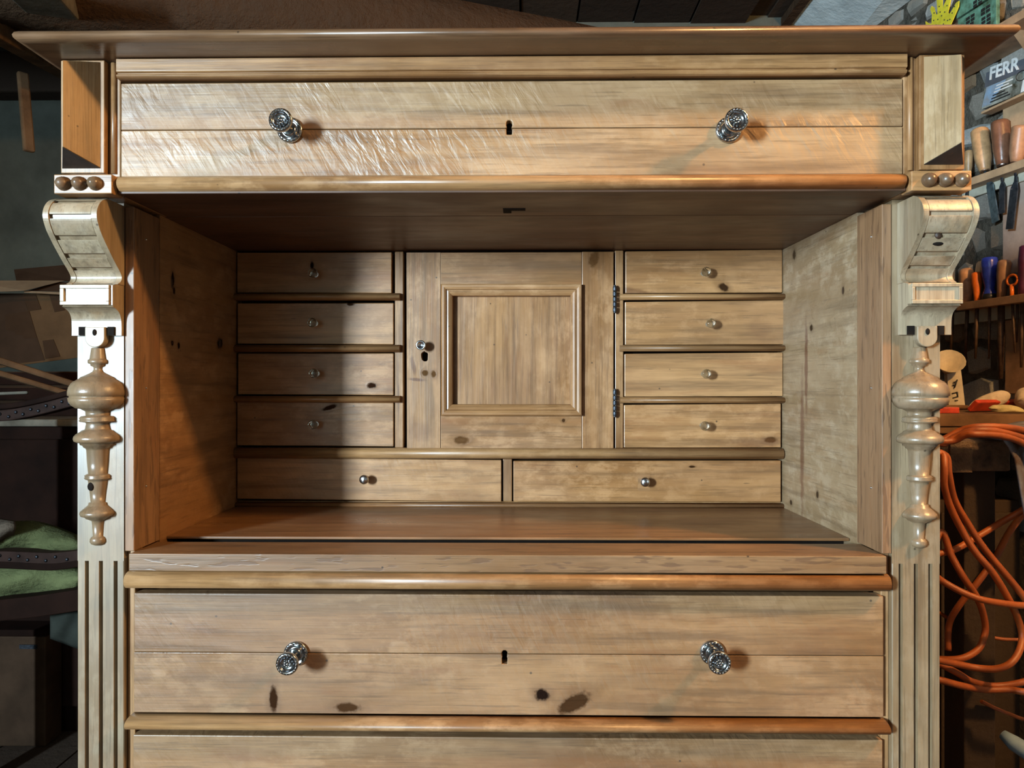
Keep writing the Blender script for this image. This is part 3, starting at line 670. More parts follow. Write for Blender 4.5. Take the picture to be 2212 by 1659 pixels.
MB().box(Xd(1257), Xd(1325.5), YD, YD + .018, Zd(970), Zd(544)).build('door_stile', M['pine_door'], door, .001)
MB().box(Xd(952), Xd(1256.5), YD, YD + .018, Zd(614), Zd(545)).build('door_rail', M['pine_door_x'], door, .0008)
MB().box(Xd(952), Xd(1256.5), YD, YD + .018, Zd(969.5), Zd(898)).build('door_rail', M['pine_door_x'], door, .0008)
# mitred bolection moulding: profile (distance inwards, height towards viewer)
mp = [(0, 0), (0, .009), (.002, .011), (.005, .0112), (.0085, .0095), (.0098, .0070), (.0102, .0090), (.0125, .0095), (.0155, .008), (.0185, .0055), (.0195, .003), (.0195, -.0075)]
ou = (Xd(954), Xd(1256), Zd(897.5), Zd(615))
cor = [(ou[0], ou[3], 1, -1), (ou[1], ou[3], -1, -1), (ou[1], ou[2], -1, 1), (ou[0], ou[2], 1, 1)]
for i in range(4):
    a, b = cor[i], cor[(i + 1) % 4]; vs_ = []
    for c_ in (a, b):
        for d_, h_ in mp: vs_.append((c_[0] + c_[2] * d_, YD - h_, c_[1] + c_[3] * d_))
    n = len(mp); fs_ = [(k, k + 1, n + k + 1, n + k) for k in range(n - 1)] + [(n - 1, 0, n, 2 * n - 1), tuple(range(n)), tuple(range(n, 2 * n))[::-1]]
    MB().add(vs_, fs_).build('door_moulding', M['pine_door_x' if i % 2 == 0 else 'pine_door'], door)
p = P(909, 745.5, YD - .02); inst('knob', KR, door, (p.x, YD, p.z), RX)
for v0, v1 in ((619, 675), (842, 899)):
    hb = MB(); xc = Xd(1327.5); za, zb_ = Zd(v1), Zd(v0); n = 5
    for k in range(n):
        z0 = za + (zb_ - za) * k / n; z1 = za + (zb_ - za) * (k + 1) / n
        hb.lathe([(.0030, z0 + .0004), (.0034, z0 + .001), (.0034, z1 - .001), (.0030, z1 - .0004)], Matrix.Translation((xc, YD - .003, 0)), 12)
    hb.ball((xc, YD - .003, za), .0025, 8).ball((xc, YD - .003, zb_), .0025, 8).build('hinge', M['iron'], door)
# dark holes of knots on the side linings (left: three, right: small)
for (u, v, s, r, sz) in ((475, 742, -1, .007, 1.2), (372, 741, -1, .0032, 1), (385, 745, -1, .0026, 1.2), (371, 612, -1, .004, 2.6), (1820, 628, 1, .003, 2.0), (1833, 548, 1, .0022, 2)):
    d = ray(u, v); xf = (-.4983, .4517)[s > 0]; xb = (-.5014, .4468)[s > 0]
    t = xf / d.x; y = d.y * t - DIST; xx = xf + (xb - xf) * (y / YI); t = xx / d.x
    MB().ball((xx + s * .0004, d.y * t - DIST, d.z * t), r, 10, None, (.15, 1, sz)).build('knot', M['knot'], cab)
# ============================================================ right side: tool wall, bench, hose
def pbox(name, u0, v0, u1, v1, y0, y1, mt, par=None, bev=.002):
    a, b = P(u0, v1, y0), P(u1, v0, y0)
    return MB().box(min(a.x, b.x), max(a.x, b.x), y0, y1, a.z, b.z).build(name, mt, par, bev)
def kpx(p): return (Vector((p.x, p.y, 0)) - CAMP).dot(FW) / F_PX        # metres per pixel at a point
def axis_m(a, b):
    d = (b - a).normalized(); x = d.orthogonal().normalized(); y = d.cross(x)
    return Matrix(((x.x, y.x, d.x, a.x), (x.y, y.y, d.y, a.y), (x.z, y.z, d.z, a.z), (0, 0, 0, 1)))
def turned(name, a, b, prof, mt, par, seg=16):     # prof: (fraction along, radius in px)
    k = kpx(a); L = (b - a).length
    return MB().lathe([(max(r * k, .0003), t * L) for t, r in prof], axis_m(a, b), seg).build(name, mt, par)
def strip(a, b, w0, w1, th):    # flat bar between two points in the wall plane, widths in px
    k = kpx(a); d = (b - a).normalized(); s_ = d.cross(WN).normalized(); vs_ = []
    for p_, w_ in ((a, w0), (b, w1)):
        for e in (-1, 1):
            for f in (0, 1): vs_.append(p_ + s_ * e * w_ * k / 2 - WN * th * f)
    return vs_, [(0, 1, 3, 2), (4, 6, 7, 5), (0, 4, 5, 1), (2, 3, 7, 6), (0, 2, 6, 4), (1, 5, 7, 3)]
M['tan'] = plain('tan_pine_board', (.50, .33, .19), .6, 0, .15, 20, .2)
M['pinkboard'] = plain('pale_pinkish_plywood', (.55, .42, .34), .7, 0, .15, 14, .2)
M['cream'] = plain('cream_painted_cleat', (.55, .53, .42), .6, 0, .12, 30, .2)
M['edge'] = plain('orange_pine_ledge', (.48, .28, .15), .55, 0, .2, 24, .2)
def wbox(name, s0, s1, o0, o1, z0, z1, mt, par=None, bev=.001):   # s = distance along the wall from W0
    m = WM(W0, 0)
    return MB().box(s0, s1, -o1, -o0, z0, z1, m).build(name, mt, par, bev)
def S_(u, off=0): return (T(u, 800, off) - W0).dot(WD)
def ZT(u, v, off=0): return T(u, v, off).z
sh = thing('wall_shelf', W0 + Vector((0, 0, .955)), 'wide tan wooden shelf board high on the stone wall, seen from below', 'shelf')
zt = ZT(2212, 38, .15)
wbox('shelf_board', -1.1, .62, .012, .15, zt, ZT(2212, 19, .15), M['edge'], sh)
for s in (-.25, .3): 
    m = WM(W0 + WD * s)
    MB().prism([(-.012, zt), (-.11, zt), (-.012, zt - .12)], 'x', -.01, .01, m).build('shelf_bracket', M['edge'], sh)
rk = thing('tool_rack', W0 + Vector((0, 0, .4)), 'tan wooden tool rack with two slotted ledges fixed to the stone wall', 'tool rack')
wbox('back_board', -1.1, S_(2166, .02), .002, .020, ZT(2190, 345, .02), ZT(2190, 212, .02), M['tan'], rk)
wbox('back_board', -1.1, S_(2166, .02), .002, .020, ZT(2190, 645, .02), ZT(2190, 398, .02), M['pinkboard'], rk)
wbox('back_board', -1.1, S_(2171, .02), .002, .020, ZT(2190, 850, .02), ZT(2190, 690, .02), M['edge'], rk)
wbox('upper_ledge', -1.1, S_(2078, .07), .002, .07, ZT(2150, 382, .07), ZT(2150, 365, .07), M['tan'], rk)
wbox('upper_cleat', -1.1, S_(2078, .03), .0205, .030, ZT(2150, 410, .03), ZT(2150, 380, .03), M['cream'], rk)
wbox('lower_ledge', -1.1, S_(2066, .07), .002, .07, ZT(2150, 660, .07), ZT(2150, 643, .07), M['edge'], rk)
wbox('lower_cleat', -1.1, S_(2050, .03), .0205, .030, ZT(2150, 692, .03), ZT(2150, 664, .03), M['cream'], rk)
hw = lambda n, c, r=.4: plain(n, c, r, 0, .25, 40, .15)
M['ash'] = hw('pale_ash_handle', (.55, .33, .16)); M['walnut'] = hw('dark_stained_handle', (.20, .09, .05), .3); M['hooph'] = plain('steel_hoop', (.45, .43, .42), .3, 1, .3, 100, 0)
M['bladeblue'] = plain('blue_tinted_steel', (.35, .50, .62), .28, .9, .4, 60, .1); M['blade'] = plain('dull_dark_steel', (.13, .15, .19), .35, .85, .4, 60, .15)
M['peach'] = hw('peach_handle', (.72, .42, .26)); M['orange'] = hw('orange_plastic', (.90, .20, .02), .35); M['blue'] = hw('blue_plastic', (.03, .06, .55), .25)
M['black'] = plain('black_plastic', (.02, .02, .025), .35, 0, .2, 50, 0); M['purple'] = hw('purple_plastic', (.10, .02, .06), .4); M['redpl'] = hw('red_plastic', (.62, .06, .02), .4)
def chisel(label, ht, hb, prof, mt, blade, bm, hoop=True, off=.045):
    a, b = T(*ht, off), T(*hb, off); t = thing('chisel', b, label, 'chisel', 'wood chisels on the upper ledge')
    turned('handle', a, b, prof, mt, t)
    if hoop:
        r0 = prof[0][1]; turned('steel_hoop', a, b, [(.02, r0 - 1), (.025, r0 + .6), (.13, r0 + .6), (.135, r0)], M['hooph'], t)
        rl = prof[-1][1]; turned('ferrule', a, b, [(.93, rl), (.935, rl + .8), (.995, rl + .4), (1, rl - 1)], M['hooph'], t)
    if blade:
        pts = [(T(u, v, off), w_) for u, v, w_ in blade]; mb = MB()
        mb.tube([b, pts[0][0]], [3.2 * kpx(b), 2.6 * kpx(b)], 8)
        for (p0, w0), (p1, w1) in zip(pts, pts[1:]): mb.add(*strip(p0, p1, w0, w1, .004))
        mb.build('blade', bm, t)
    return t
chisel('small pale chisel handle furthest left on the upper ledge, ringed at its foot', (2093, 325), (2092, 385), [(0, 6), (.03, 8), (.12, 8.5), (.6, 7.5), (.75, 5.5), (.8, 6), (.86, 5), (.9, 6), (1, 4)], M['ash'], [(2089, 396, 3), (2086, 425, 5)], M['blade'], False)
chisel('chisel with a pale ash handle and blue glinting blade on the upper ledge', (2115, 280), (2128, 371), [(0, 14), (.03, 17), (.1, 17.5), (.4, 17.5), (.7, 16.5), (.92, 12), (1, 10)], M['ash'], [(2133, 391, 6), (2137, 400, 18), (2150, 479, 19)], M['bladeblue'])
chisel('chisel with a thick dark brown handle and short black blade on the upper ledge', (2160, 262), (2166, 360), [(0, 15), (.03, 18), (.1, 18), (.3, 18), (.6, 17), (.85, 13.5), (1, 11)], M['walnut'], [(2164, 392, 4), (2164, 402, 14), (2163, 461, 15)], M['blade'])
chisel('chisel nearest the right edge of the photo with a reddish handle and longest blade', (2205, 272), (2195, 352), [(0, 14), (.03, 17), (.1, 17), (.4, 17), (.7, 16), (.9, 13), (1, 11)], M['ash2'] if 'ash2' in M else hw('reddish_ash_handle', (.42, .22, .12)), [(2193, 380, 5), (2193, 392, 8), (2190, 408, 20), (2180, 495, 20)], M['blade'])
def driver(name, label, cat, ht, hb, prof, mt, vend, rs, off=.045, extra=None):
    a, b = T(*ht, off), T(*hb, off); t = thing(name, b, label, cat)
    if prof: turned('handle', a, b, prof, mt, t)
    e = T(vend[0], vend[1], off)
    MB().tube([b, b.lerp(e, .5), e], [rs * kpx(b), rs * kpx(b), rs * .6 * kpx(b)], 8).build('shaft', M['darksteel'], t)
    return t
M['darksteel'] = plain('brown_rusty_steel', (.16, .10, .07), .5, .6, .4, 60, .2)
driver('file', 'peach coloured wooden file handle, leftmost on the lower ledge', 'file', (2087, 579), (2090, 655), [(0, 4), (.02, 9), (.06, 13), (.15, 15), (.35, 14.5), (.7, 11), (1, 9)], M['peach'], (2085, 780), 4)
driver('screwdriver', 'screwdriver with a slim bright orange handle on the lower ledge', 'screwdriver', (2109, 588), (2111, 650), [(0, 5), (.03, 9), (.1, 10.5), (.4, 10), (.8, 6.5), (1, 6)], M['orange'], (2107, 775), 4, .055)
d = driver('screwdriver', 'screwdriver with a large royal blue handle on the lower ledge', 'screwdriver', (2138, 556), (2138, 648), [(0, 11), (.02, 15), (.1, 16), (.4, 15.5), (.6, 11.5), (.72, 9.5), (.84, 13), (.88, 13.5), (1, 12)], M['blue'], (2136, 775), 3)
a, b = T(2138, 556, .045), T(2138, 648, .045); turned('collar', a, b, [(.86, 13.5), (.865, 14.5), (.99, 14.5), (1, 12)], M['black'], d)
driver('file', 'brown wooden file handle with a hole, right of the blue screwdriver', 'file', (2170, 561), (2163, 645), [(0, 6), (.02, 11), (.08, 13.5), (.4, 13), (.7, 10), (1, 9)], hw('worn_brown_handle', (.36, .20, .12), .5), (2162, 818), 7)
r_ = driver('pliers', 'pliers with an orange ring handle on the lower ledge', 'pliers', (2187, 600), (2186, 642), None, None, (2193, 762), 3, .055)
c0 = T(2187, 605, .055); k = kpx(c0); MB().tube([c0 + WD * 8 * k * 2.0 * math.cos(a) * -1 * .9 + Vector((0, 0, 11 * k * math.sin(a))) for a in [2 * PI * i / 20 for i in range(21)]], 3 * k, 8).tube([T(2186, 615, .055), T(2186, 645, .055)], [5 * k, 4 * k]).build('ring_handle', M['orange'], r_)
driver('screwdriver', 'screwdriver with a rounded black handle behind the orange ring handle', 'screwdriver', (2198, 588), (2198, 645), [(0, 6), (.05, 12), (.2, 17), (.5, 18), (.8, 14), (1, 8)], M['black'], (2196, 740), 3, .035)
driver('screwdriver', 'screwdriver with a dark purple handle at the right edge of the photo', 'screwdriver', (2216, 530), (2208, 640), [(0, 8), (.03, 12), (.3, 13), (.8, 9), (1, 8)], M['purple'], (2206, 794), 4)
driver('awl', 'thin rusty tapered tool shaft hanging left below the lower ledge beside the carved bracket', 'tool', (2057, 640), (2057, 660), [(0, 4), (1, 4)], M['walnut'], (2054, 757), 4.5)
# shop card with print
ct = thing('printed_box', T(2170, 210, .05), 'printed card box with white letters FERR above a landscape picture', 'box')
TL, TR, BL, BR = T(2131, 157, .05), T(2300, 94, .05), T(2121, 236, .05), T(2300, 164, .05)
mb = MB(); vs_ = [TL, TR, BR, BL] + [p_ - WN * .035 for p_ in (TL, TR, BR, BL)]
mb.add(vs_, [(0, 1, 2, 3), (4, 7, 6, 5), (0, 4, 5, 1), (1, 5, 6, 2), (2, 6, 7, 3), (3, 7, 4, 0)])
M['cardpic'] = plain('card_landscape_print', (.34, .36, .32), .4, 0, .6, 30, 0, dark=(0.036, 0.034, 0.018)); mb.build('card', M['cardpic'], ct)
def cardq(name, quad, mt, off=.0006):
    def at(a, b): return (TL.lerp(TR, a)).lerp(BL.lerp(BR, a), b) + WN * off
    MB().add([at(*q_) for q_ in quad] + [at(*q_) - WN * .0004 for q_ in quad], [tuple(range(len(quad))), tuple(range(len(quad), 2 * len(quad)))[::-1]] + [(i, (i + 1) % len(quad), len(quad) + (i + 1) % len(quad), len(quad) + i) for i in range(len(quad))]).build(name, mt, ct)
M['slate'] = plain('slate_print', (.10, .11, .13), .4, 0, .1, 20, 0); M['skyp'] = plain('blue_print', (.22, .38, .58), .4, 0, .5, 25, 0, dark=(0.247, 0.206, 0.137)); M['white'] = plain('white_print', (.80, .80, .78), .5, 0, .05, 20, 0)
cardq('title_band', [(0.0, .0), (1, 0), (1, .30), (0.0, .42)], M['slate']); cardq('blue_panel', [(0.03, .42), (.30, .40), (.12, .95), (0, .95)], M['skyp'])
cardq('white_panel', [(.52, .62), (1, .58), (1, .97), (.50, .97)], M['white'])
M['blackp'] = plain('black_print', (.02, .02, .02), .5, 0, .05, 20, 0)
for i in range(6):
    b0 = .47 + i * .082; a0 = .17 - i * .012; L_ = (.22, .18, .24, .16, .22, .26)[i]
    cardq('text_line', [(a0, b0), (a0 + L_, b0 - .01), (a0 + L_, b0 + .026), (a0, b0 + .036)], M['white'] if i < 3 else M['blackp'], .0010)
def text(body, size, mat4, mt, par, name='lettering', ext=.0006):
    cu = bpy.data.curves.new(name, 'FONT'); cu.body = body; cu.size = size; cu.extrude = ext; cu.offset = size * .025; cu.resolution_u = 3
    o = bpy.data.objects.new('t', cu); sc.collection.objects.link(o); bpy.context.view_layer.update()
    me = bpy.data.meshes.new_from_object(o.evaluated_get(bpy.context.evaluated_depsgraph_get())); bpy.data.objects.remove(o)
    me.name = name; me.transform(mat4); me.transform(Matrix.Translation((0, 0, CZ))); me.materials.clear(); me.materials.append(mt)
    return link(bpy.data.objects.new(name, me), par)
org = T(2136, 173, .052); ex = (T(2214, 144, .052) - org); L_ = ex.length; ex.normalize(); ez = WN; ey = ez.cross(ex)
mm = Matrix(((ex.x, ey.x, ez.x, org.x), (ex.y, ey.y, ez.y, org.y), (ex.z, ey.z, ez.z, org.z), (0, 0, 0, 1)))
text('FERR', L_ / 2.62, mm, M['white'], ct)
oc = T(2207, 163, .052); MB().tube([oc + ex * .019 * math.cos(a) + ey * .013 * math.sin(a) for a in [2 * PI * i / 24 for i in range(25)]], .0010, 6).build('oval_mark', M['blackp'], ct)
wbox('card_ledge', -1.1, S_(2119, .055), .021, .055, ZT(2124, 243, .055) - .002, ZT(2124, 238, .055) - .002, M['tan'], rk)
# green house plaque and yellow hand on the shelf
M['green'] = plain('painted_green_wood', (.13, .30, .22), .6, 0, .3, 40, .2, dark=(0.036, 0.066, 0.030)); M['yellow'] = plain('yellow_plastic', (.72, .62, .04), .45, 0, .1, 40, 0)
hs = thing('house_plaque', T(2112, 60, .07), 'flat green cut-out house with small dark windows above the shelf', 'ornament')
zb = ZT(2212, 19, .15); s0, s1 = S_(2156, .07), S_(2073, .07); zr0 = ZT(2073, 42, .07)
m = WM(W0 + WN * .07)
MB().box(s0, s1, -.006, .006, zb, zr0 - .002, m).build('facade', M['green'], hs, .001)
MB().prism([(s0 - .006, zr0 + .003), (s1 + .004, zr0 + .003), (s1 - .012, zr0 + .085), (s0 + .03, zr0 + .15), (s0 - .006, zr0 + .12)], 'y', -.008, .006, m).build('roof', M['green'], hs, .001)
for (u, v, nr) in ((2112, 5, 2), (2129, 22, 2), (2096, 41, 2), (2130, 45, 3), (2094, 58, 2)):
    c_ = T(u, v, .078 if v < 15 else .0765); kk_ = kpx(c_)
    for i in range(2):
        for j in range(nr):
            mq = WM(c_ + Vector((0, 0, (j - (nr - 1) / 2) * 8.2 * kk_)) + WD * (i - .5) * .019)
            MB().box(-.0072, .0072, -.0008, .0008, -3.1 * kk_, 3.1 * kk_, mq).build('window_pane', M['blackp'], hs)
hd = [(2001, 62), (2000, 46), (2007, 51), (2013, 51), (2014, 32), (2010, 20), (2013, 13), (2018, 16), (2022, 33), (2026, 30), (2024, 0), (2025, -22), (2035, -22), (2036, 0), (2036, 24), (2039, 12), (2045, 0), (2048, -16), (2056, -15), (2053, 5), (2048, 27), (2051, 31), (2056, 24), (2066, 6), (2072, 2), (2071, 14), (2061, 38), (2051, 60), (2044, 118), (2010, 118)]
sc_ = [( (T(u, v, .09) - (W0 + WN * .09)).dot(WD), T(u, v, .09).z) for u, v in hd]
ho = MB().prism(sc_, 'y', -.0015, .0015, WM(W0 + WN * .09)).build('hand_cutout', M['yellow']); tag(ho, 'yellow plastic hand with spread fingers and small black dots, above the cornice', 'hand shape')
hdm = MB()
for (u, v) in ((2018, 28), (2017, 44), (2026, 42), (2034, 34), (2040, 43), (2047, 44), (2022, 54), (2031, 57), (2038, 52), (2052, 42), (2044, 56), (2029, 14), (2031, 26), (2046, 12), (2041, 26), (2062, 14), (2057, 28)):
    p_ = T(u, v, .092); hdm.ball(p_, .0022, 6)
hdm.build('dots', M['blackp'], ho)
# bench
M['benchw'] = plain('bench_timber', (.20, .105, .05), .7, 0, .4, 14, .4)
bn = thing('workbench', (1.1, 1.0, -CZ), 'wooden workbench with a worn top under the tool rack, behind the right pilaster', 'workbench')
y0 = .80; zt = P(2100, 895, y0).z
MB().prism([(.72, y0), (wx(y0) - .02, y0), (wx(1.7) - .02, 1.7), (.72, 1.7)], 'z', zt - .028, zt).build('bench_top', M['benchw'], bn, .002)
MB().box(.74, wx(y0) - .06, y0 + .004, y0 + .03, P(2100, 937, y0).z, zt - .0285).build('apron', M['benchw'], bn, .002)
for x_, y_ in ((.78, .84), (1.30, .84), (.78, 1.6), (1.2, 1.6)): MB().box(x_ - .035, x_ + .035, y_ - .0, y_ + .07, -CZ, zt - .029).build('leg', M['benchw'], bn, .003)
def zon(y): return zt
M['cloth'] = plain('cream_cotton', (.62, .50, .36), .9, 0, .15, 30, .5, dist=.006); M['glove'] = plain('yellowish_rubber', (.60, .50, .24), .7, 0, .2, 40, .5, dist=.004)
def blob(name, pts, mt, label, cat, noise=.12, flat=.8, seg=12):    # lumpy soft thing along a path of (point, radius)
    mb = MB(); P_ = [Vector(p_) for p_, r in pts]; R_ = [r for p_, r in pts]
    mb.tube(P_, R_, seg); random.seed(len(name) * 7 + seg)
    zc = sum(p_.z for p_ in P_) / len(P_)
    zmin = zt
    for i, v_ in enumerate(mb.v):
        v_ += Vector((random.uniform(-1, 1), random.uniform(-1, 1), random.uniform(-1, 1))) * noise * max(R_)
        if v_.z < zmin + .001: v_.z = zmin + .001
    o = mb.build(name, mt); ss = o.modifiers.new('s', 'SUBSURF'); ss.levels = 2; ss.render_levels = 2
    tag(o, label, cat); return o
yb_ = .95; q0, q1 = P(2092, 884, yb_), P(2180, 852, yb_); kk_ = kpx(q0)
blob('work_glove', [((q0.x, yb_, zt + .006), .004), ((q0.x + .012, yb_, zt + .014), 10 * kk_), ((q0.x + .04, yb_, zt + .024), 17 * kk_), ((q0.x + .08, yb_, zt + .035), 17 * kk_), ((q1.x - .012, yb_, zt + .040), 14 * kk_), ((q1.x, yb_, zt + .042), 7 * kk_), ((q1.x + .004, yb_, zt + .042), 1 * kk_)], M['cloth'], 'long cream cloth bundle lying on the bench over a red tool', 'cloth', .08)
q0 = P(2136, 886, .86); kk_ = kpx(q0)
blob('rubber_glove', [((q0.x, .86, zt + .012), .003), ((q0.x + .012, .86, zt + .010), 8 * kk_), ((q0.x + .03, .87, zt + .008), 11 * kk_), ((q0.x + .05, .86, zt + .012), 12 * kk_), ((q0.x + .075, .86, zt + .006), 9 * kk_), ((q0.x + .09, .87, zt + .004), 3 * kk_)], M['glove'], 'crumpled yellowish rubber glove at the front of the bench', 'glove', .30, seg=9)
q0 = P(2215, 862, .93); kk_ = kpx(q0)
blob('crumpled_rag', [((q0.x - .025, .93, zt + .028), .004), ((q0.x - .016, .93, zt + .030), 18 * kk_), ((q0.x + .005, .93, zt + .034), 27 * kk_), ((q0.x + .04, .93, zt + .030), 26 * kk_), ((q0.x + .06, .93, zt + .02), 6 * kk_)], M['cloth'], 'crumpled white rag on the bench at the right edge of the photo', 'rag', .30, seg=11)
a, b = P(2100, 889, .90), P(2230, 862, 1.02)
m_ = axis_m(Vector((a.x, .90, zt + .017)), Vector((b.x, 1.02, zt + .017)))
tag(MB().box(-.0055, .0055, -.016, .016, 0, .19, m_).build('hand_tool', M['redpl'], bevel=.003), 'long red tool case lying under the cream cloth bundle on the bench', 'tool')
a, b = P(2020, 891, .86), P(2073, 879, .86)
tag(MB().box(a.x, b.x, .86, .93, zt, zt + .014).build('red_tin', M['redpl'], bevel=.0015), 'flat bright red tin on the bench beside the right pilaster', 'tin')
a, b = P(2020, 880, 1.0), P(2090, 873, 1.0)
tag(MB().tube([(a.x, 1.0, zt + .010), (b.x, 1.0, zt + .010)], .006, 10).build('wooden_dowel', M['benchw']), 'round brown wooden rod lying on the bench behind the red tin', 'rod')
# perforated white card and paper funnel leaning behind
pc = thing('perforated_card', P(2065, 870, 1.10), 'off-white plastic scraper plate with dark slots, standing on the bench beside the right half spindle', 'plate')
y_ = 1.10; qd = [P(2046, 805, y_), P(2076, 800, y_), P(2086, 884, y_ - .01), P(2050, 884, y_ - .01)]
M['offw'] = plain('off_white_plastic', (.55, .47, .34), .5, 0, .15, 30, 0)
MB().add([Vector(p_) for p_ in qd] + [Vector(p_) + Vector((0, .004, 0)) for p_ in qd], [(0, 1, 2, 3), (4, 7, 6, 5), (0, 4, 5, 1), (1, 5, 6, 2), (2, 6, 7, 3), (3, 7, 4, 0)]).build('plate', M['offw'], pc)
for (u0, v0, u1, v1) in ((2068, 820, 2062, 838), (2060, 826, 2067, 824), (2058, 832, 2065, 830), (2057, 850, 2068, 847), (2068, 847, 2069, 858), (2058, 860, 2068, 857), (2062, 866, 2069, 865)):
    a, b = P(u0, v0, y_ - .008), P(u1, v1, y_ - .008); MB().tube([a, b], 1.3 * kpx(a), 6).build('slot', M['blackp'], pc)
fn = MB(); a = P(2032, 770, 1.12); kk_ = kpx(a)
fn.lathe([(4 * kk_, 0), (30 * kk_, 44 * kk_), (29 * kk_, 44 * kk_), (3 * kk_, .001)], axis_m(P(2044, 806, 1.12), P(2058, 762, 1.05)), 18)
fa = P(2044, 806, 1.12); fn.tube([fa, (fa.x, fa.y, zt)], .005, 8)
tag(fn.build('paper_funnel', M['offw']), 'off-white plastic funnel standing behind the scraper plate on the bench', 'funnel')
# trestle with dusty cloth and the orange hose
yt = .47
tr = thing('saw_trestle', (.9, yt + .05, -CZ), 'grimy timber trestle end with a thick worn beam below the bench front', 'trestle')
M['grime'] = plain('grimy_worn_timber', (.16, .095, .05), .6, 0, .6, 26, .9, dist=.008, dark=(0.023, 0.010, 0.005))
a, b = P(2010, 1018, yt), P(2184, 953, yt)
MB().box(a.x - .22, b.x, yt, yt + .16, a.z, b.z).build('beam', M['grime'], tr, .004)
MB().box(P(2050, 0, yt).x, P(2098, 0, yt).x, yt - .004, yt - .0003, a.z - .002, b.z).build('metal_strap', M['grime'], tr, .001)
for x_ in (b.x - .07, b.x - .36): MB().box(x_, x_ + .06, yt + .03, yt + .10, -CZ, a.z - .0003).build('leg', M['darkwood'], tr, .003)
M['bluecloth'] = plain('dusty_blue_canvas', (.20, .23, .28), .95, 0, .35, 16, .6, dist=.006, dark=(0.072, 0.034, 0.014))
cl = MB(); nu, nv = 14, 16; g = []
for j in range(nv + 1):
    for i in range(nu + 1):
        t, s_ = j / nv, i / nu
        if t < .3: u = 2112 + s_ * 150; v = 962 - 48 * math.sin(t / .3 * PI / 2) ** .7 + (6 * math.sin(s_ * 7)); y_ = yt + .14 - .16 * (t / .3) * .4
        else: t2 = (t - .3) / .7; u = 2112 + s_ * 150 + (30 + 45 * t2) * (1 - s_) + 60 * (1 - s_) * min(1, t2 * 4) * .6; v = 914 + 270 * t2; y_ = yt - .03 - .03 * math.sin(s_ * 9 + 1) * t2
        p_ = P(u, v, y_); g.append(p_)
cl.add(g, [(j * (nu + 1) + i, j * (nu + 1) + i + 1, (j + 1) * (nu + 1) + i + 1, (j + 1) * (nu + 1) + i) for j in range(nv) for i in range(nu)], True)
co_ = cl.build('canvas_cloth', M['bluecloth']); sf = co_.modifiers.new('s', 'SOLIDIFY'); sf.thickness = .004
tag(co_, 'dusty blue-grey canvas cloth hanging over the trestle at the right edge', 'cloth')
M['hose'] = plain('orange_rubber_hose', (.36, .085, .014), .5, 0, .25, 20, .1)
loops = [([(2020, 962), (2036, 951), (2075, 930), (2110, 922), (2160, 922), (2212, 930), (2280, 955)], .43),
 ([(2040, 958), (2062, 945), (2095, 932), (2130, 929), (2175, 936), (2230, 955), (2290, 1000)], .42),
 ([(2060, 952), (2085, 940), (2110, 938), (2160, 941), (2212, 958), (2290, 1010)], .415),
 ([(2036, 980), (2040, 1010), (2040, 1050), (2052, 1093), (2075, 1140), (2105, 1190), (2145, 1238), (2182, 1300), (2200, 1340), (2208, 1375), (2200, 1410), (2180, 1435), (2150, 1445), (2110, 1443), (2070, 1435), (2020, 1425)], .40),
 ([(2044, 985), (2050, 1025), (2062, 1080), (2090, 1130), (2130, 1190), (2212, 1290), (2270, 1380)], .42),
 ([(2290, 1050), (2212, 1100), (2160, 1130), (2110, 1160), (2060, 1188), (2010, 1200)], .47),
 ([(2280, 1030), (2212, 1108), (2180, 1150), (2150, 1205), (2110, 1260), (2070, 1310), (2050, 1350), (2048, 1405)], .50),
 ([(2010, 1235), (2035, 1255), (2080, 1280), (2120, 1295), (2170, 1304), (2215, 1308), (2280, 1306)], .385),
 ([(2030, 1150), (2055, 1200), (2080, 1245), (2110, 1290), (2125, 1330), (2128, 1365), (2115, 1400), (2085, 1420), (2050, 1425), (2015, 1422)], .45),
 ([(2010, 1425), (2034, 1436), (2070, 1455), (2100, 1472), (2150, 1482), (2212, 1473), (2280, 1450)], .44),
 ([(2010, 1466), (2034, 1470), (2080, 1482), (2130, 1490), (2180, 1490), (2215, 1495), (2280, 1500)], .42),
 ([(2120, 1515), (2150, 1530), (2180, 1542), (2215, 1555), (2280, 1570)], .50),
 ([(2015, 1315), (2060, 1342), (2110, 1368), (2160, 1380), (2200, 1382)], .55)]
hb = MB()
def hose_pts(i, rev=False):
    pl, y_ = loops[i]; r_ = [tuple(P(u, v, y_ + .012 * math.sin(j * 1.3 + i))) for j, (u, v) in enumerate(pl)]
    return r_[::-1] if rev else r_
chain = []
for i, rev in ((0, 0), (1, 1), (2, 0), (5, 0), (7, 0), (4, 1), (3, 0), (8, 1), (9, 0), (10, 1)):
    nx = hose_pts(i, rev)
    if chain:      # the turns between the loops, left or right of the visible stretch
        a_, b_ = Vector(chain[-1]), Vector(nx[0]); mid = (a_ + b_) / 2; mid.x += -.02 if mid.x < .85 else .05; chain.append(tuple(mid))
    chain += nx
hb.tube(smooth_path(chain, 6), .0062, 8)
for i, r_ in ((6, .0062), (11, .0035), (12, .0035)): hb.tube(smooth_path(hose_pts(i), 6), r_, 8)
tag(hb.build('air_hose', M['hose']), 'orange rubber hose hung in tangled loops over the trestle beside the right pilaster', 'hose')
a = P(2160, 1590, .75); M['paleblue'] = plain('pale_blue_plastic', (.30, .42, .55), .5, 0, .1, 20, 0)
tag(MB().tube([P(2166, 1586, .62), P(2190, 1605, .60), P(2260, 1650, .55), (1.34, .42, -CZ + .018)], [.010, .016, .018, .018], 12).build('plastic_pipe', M['paleblue']), 'pale blue plastic pipe end low at the right edge of the photo', 'pipe')
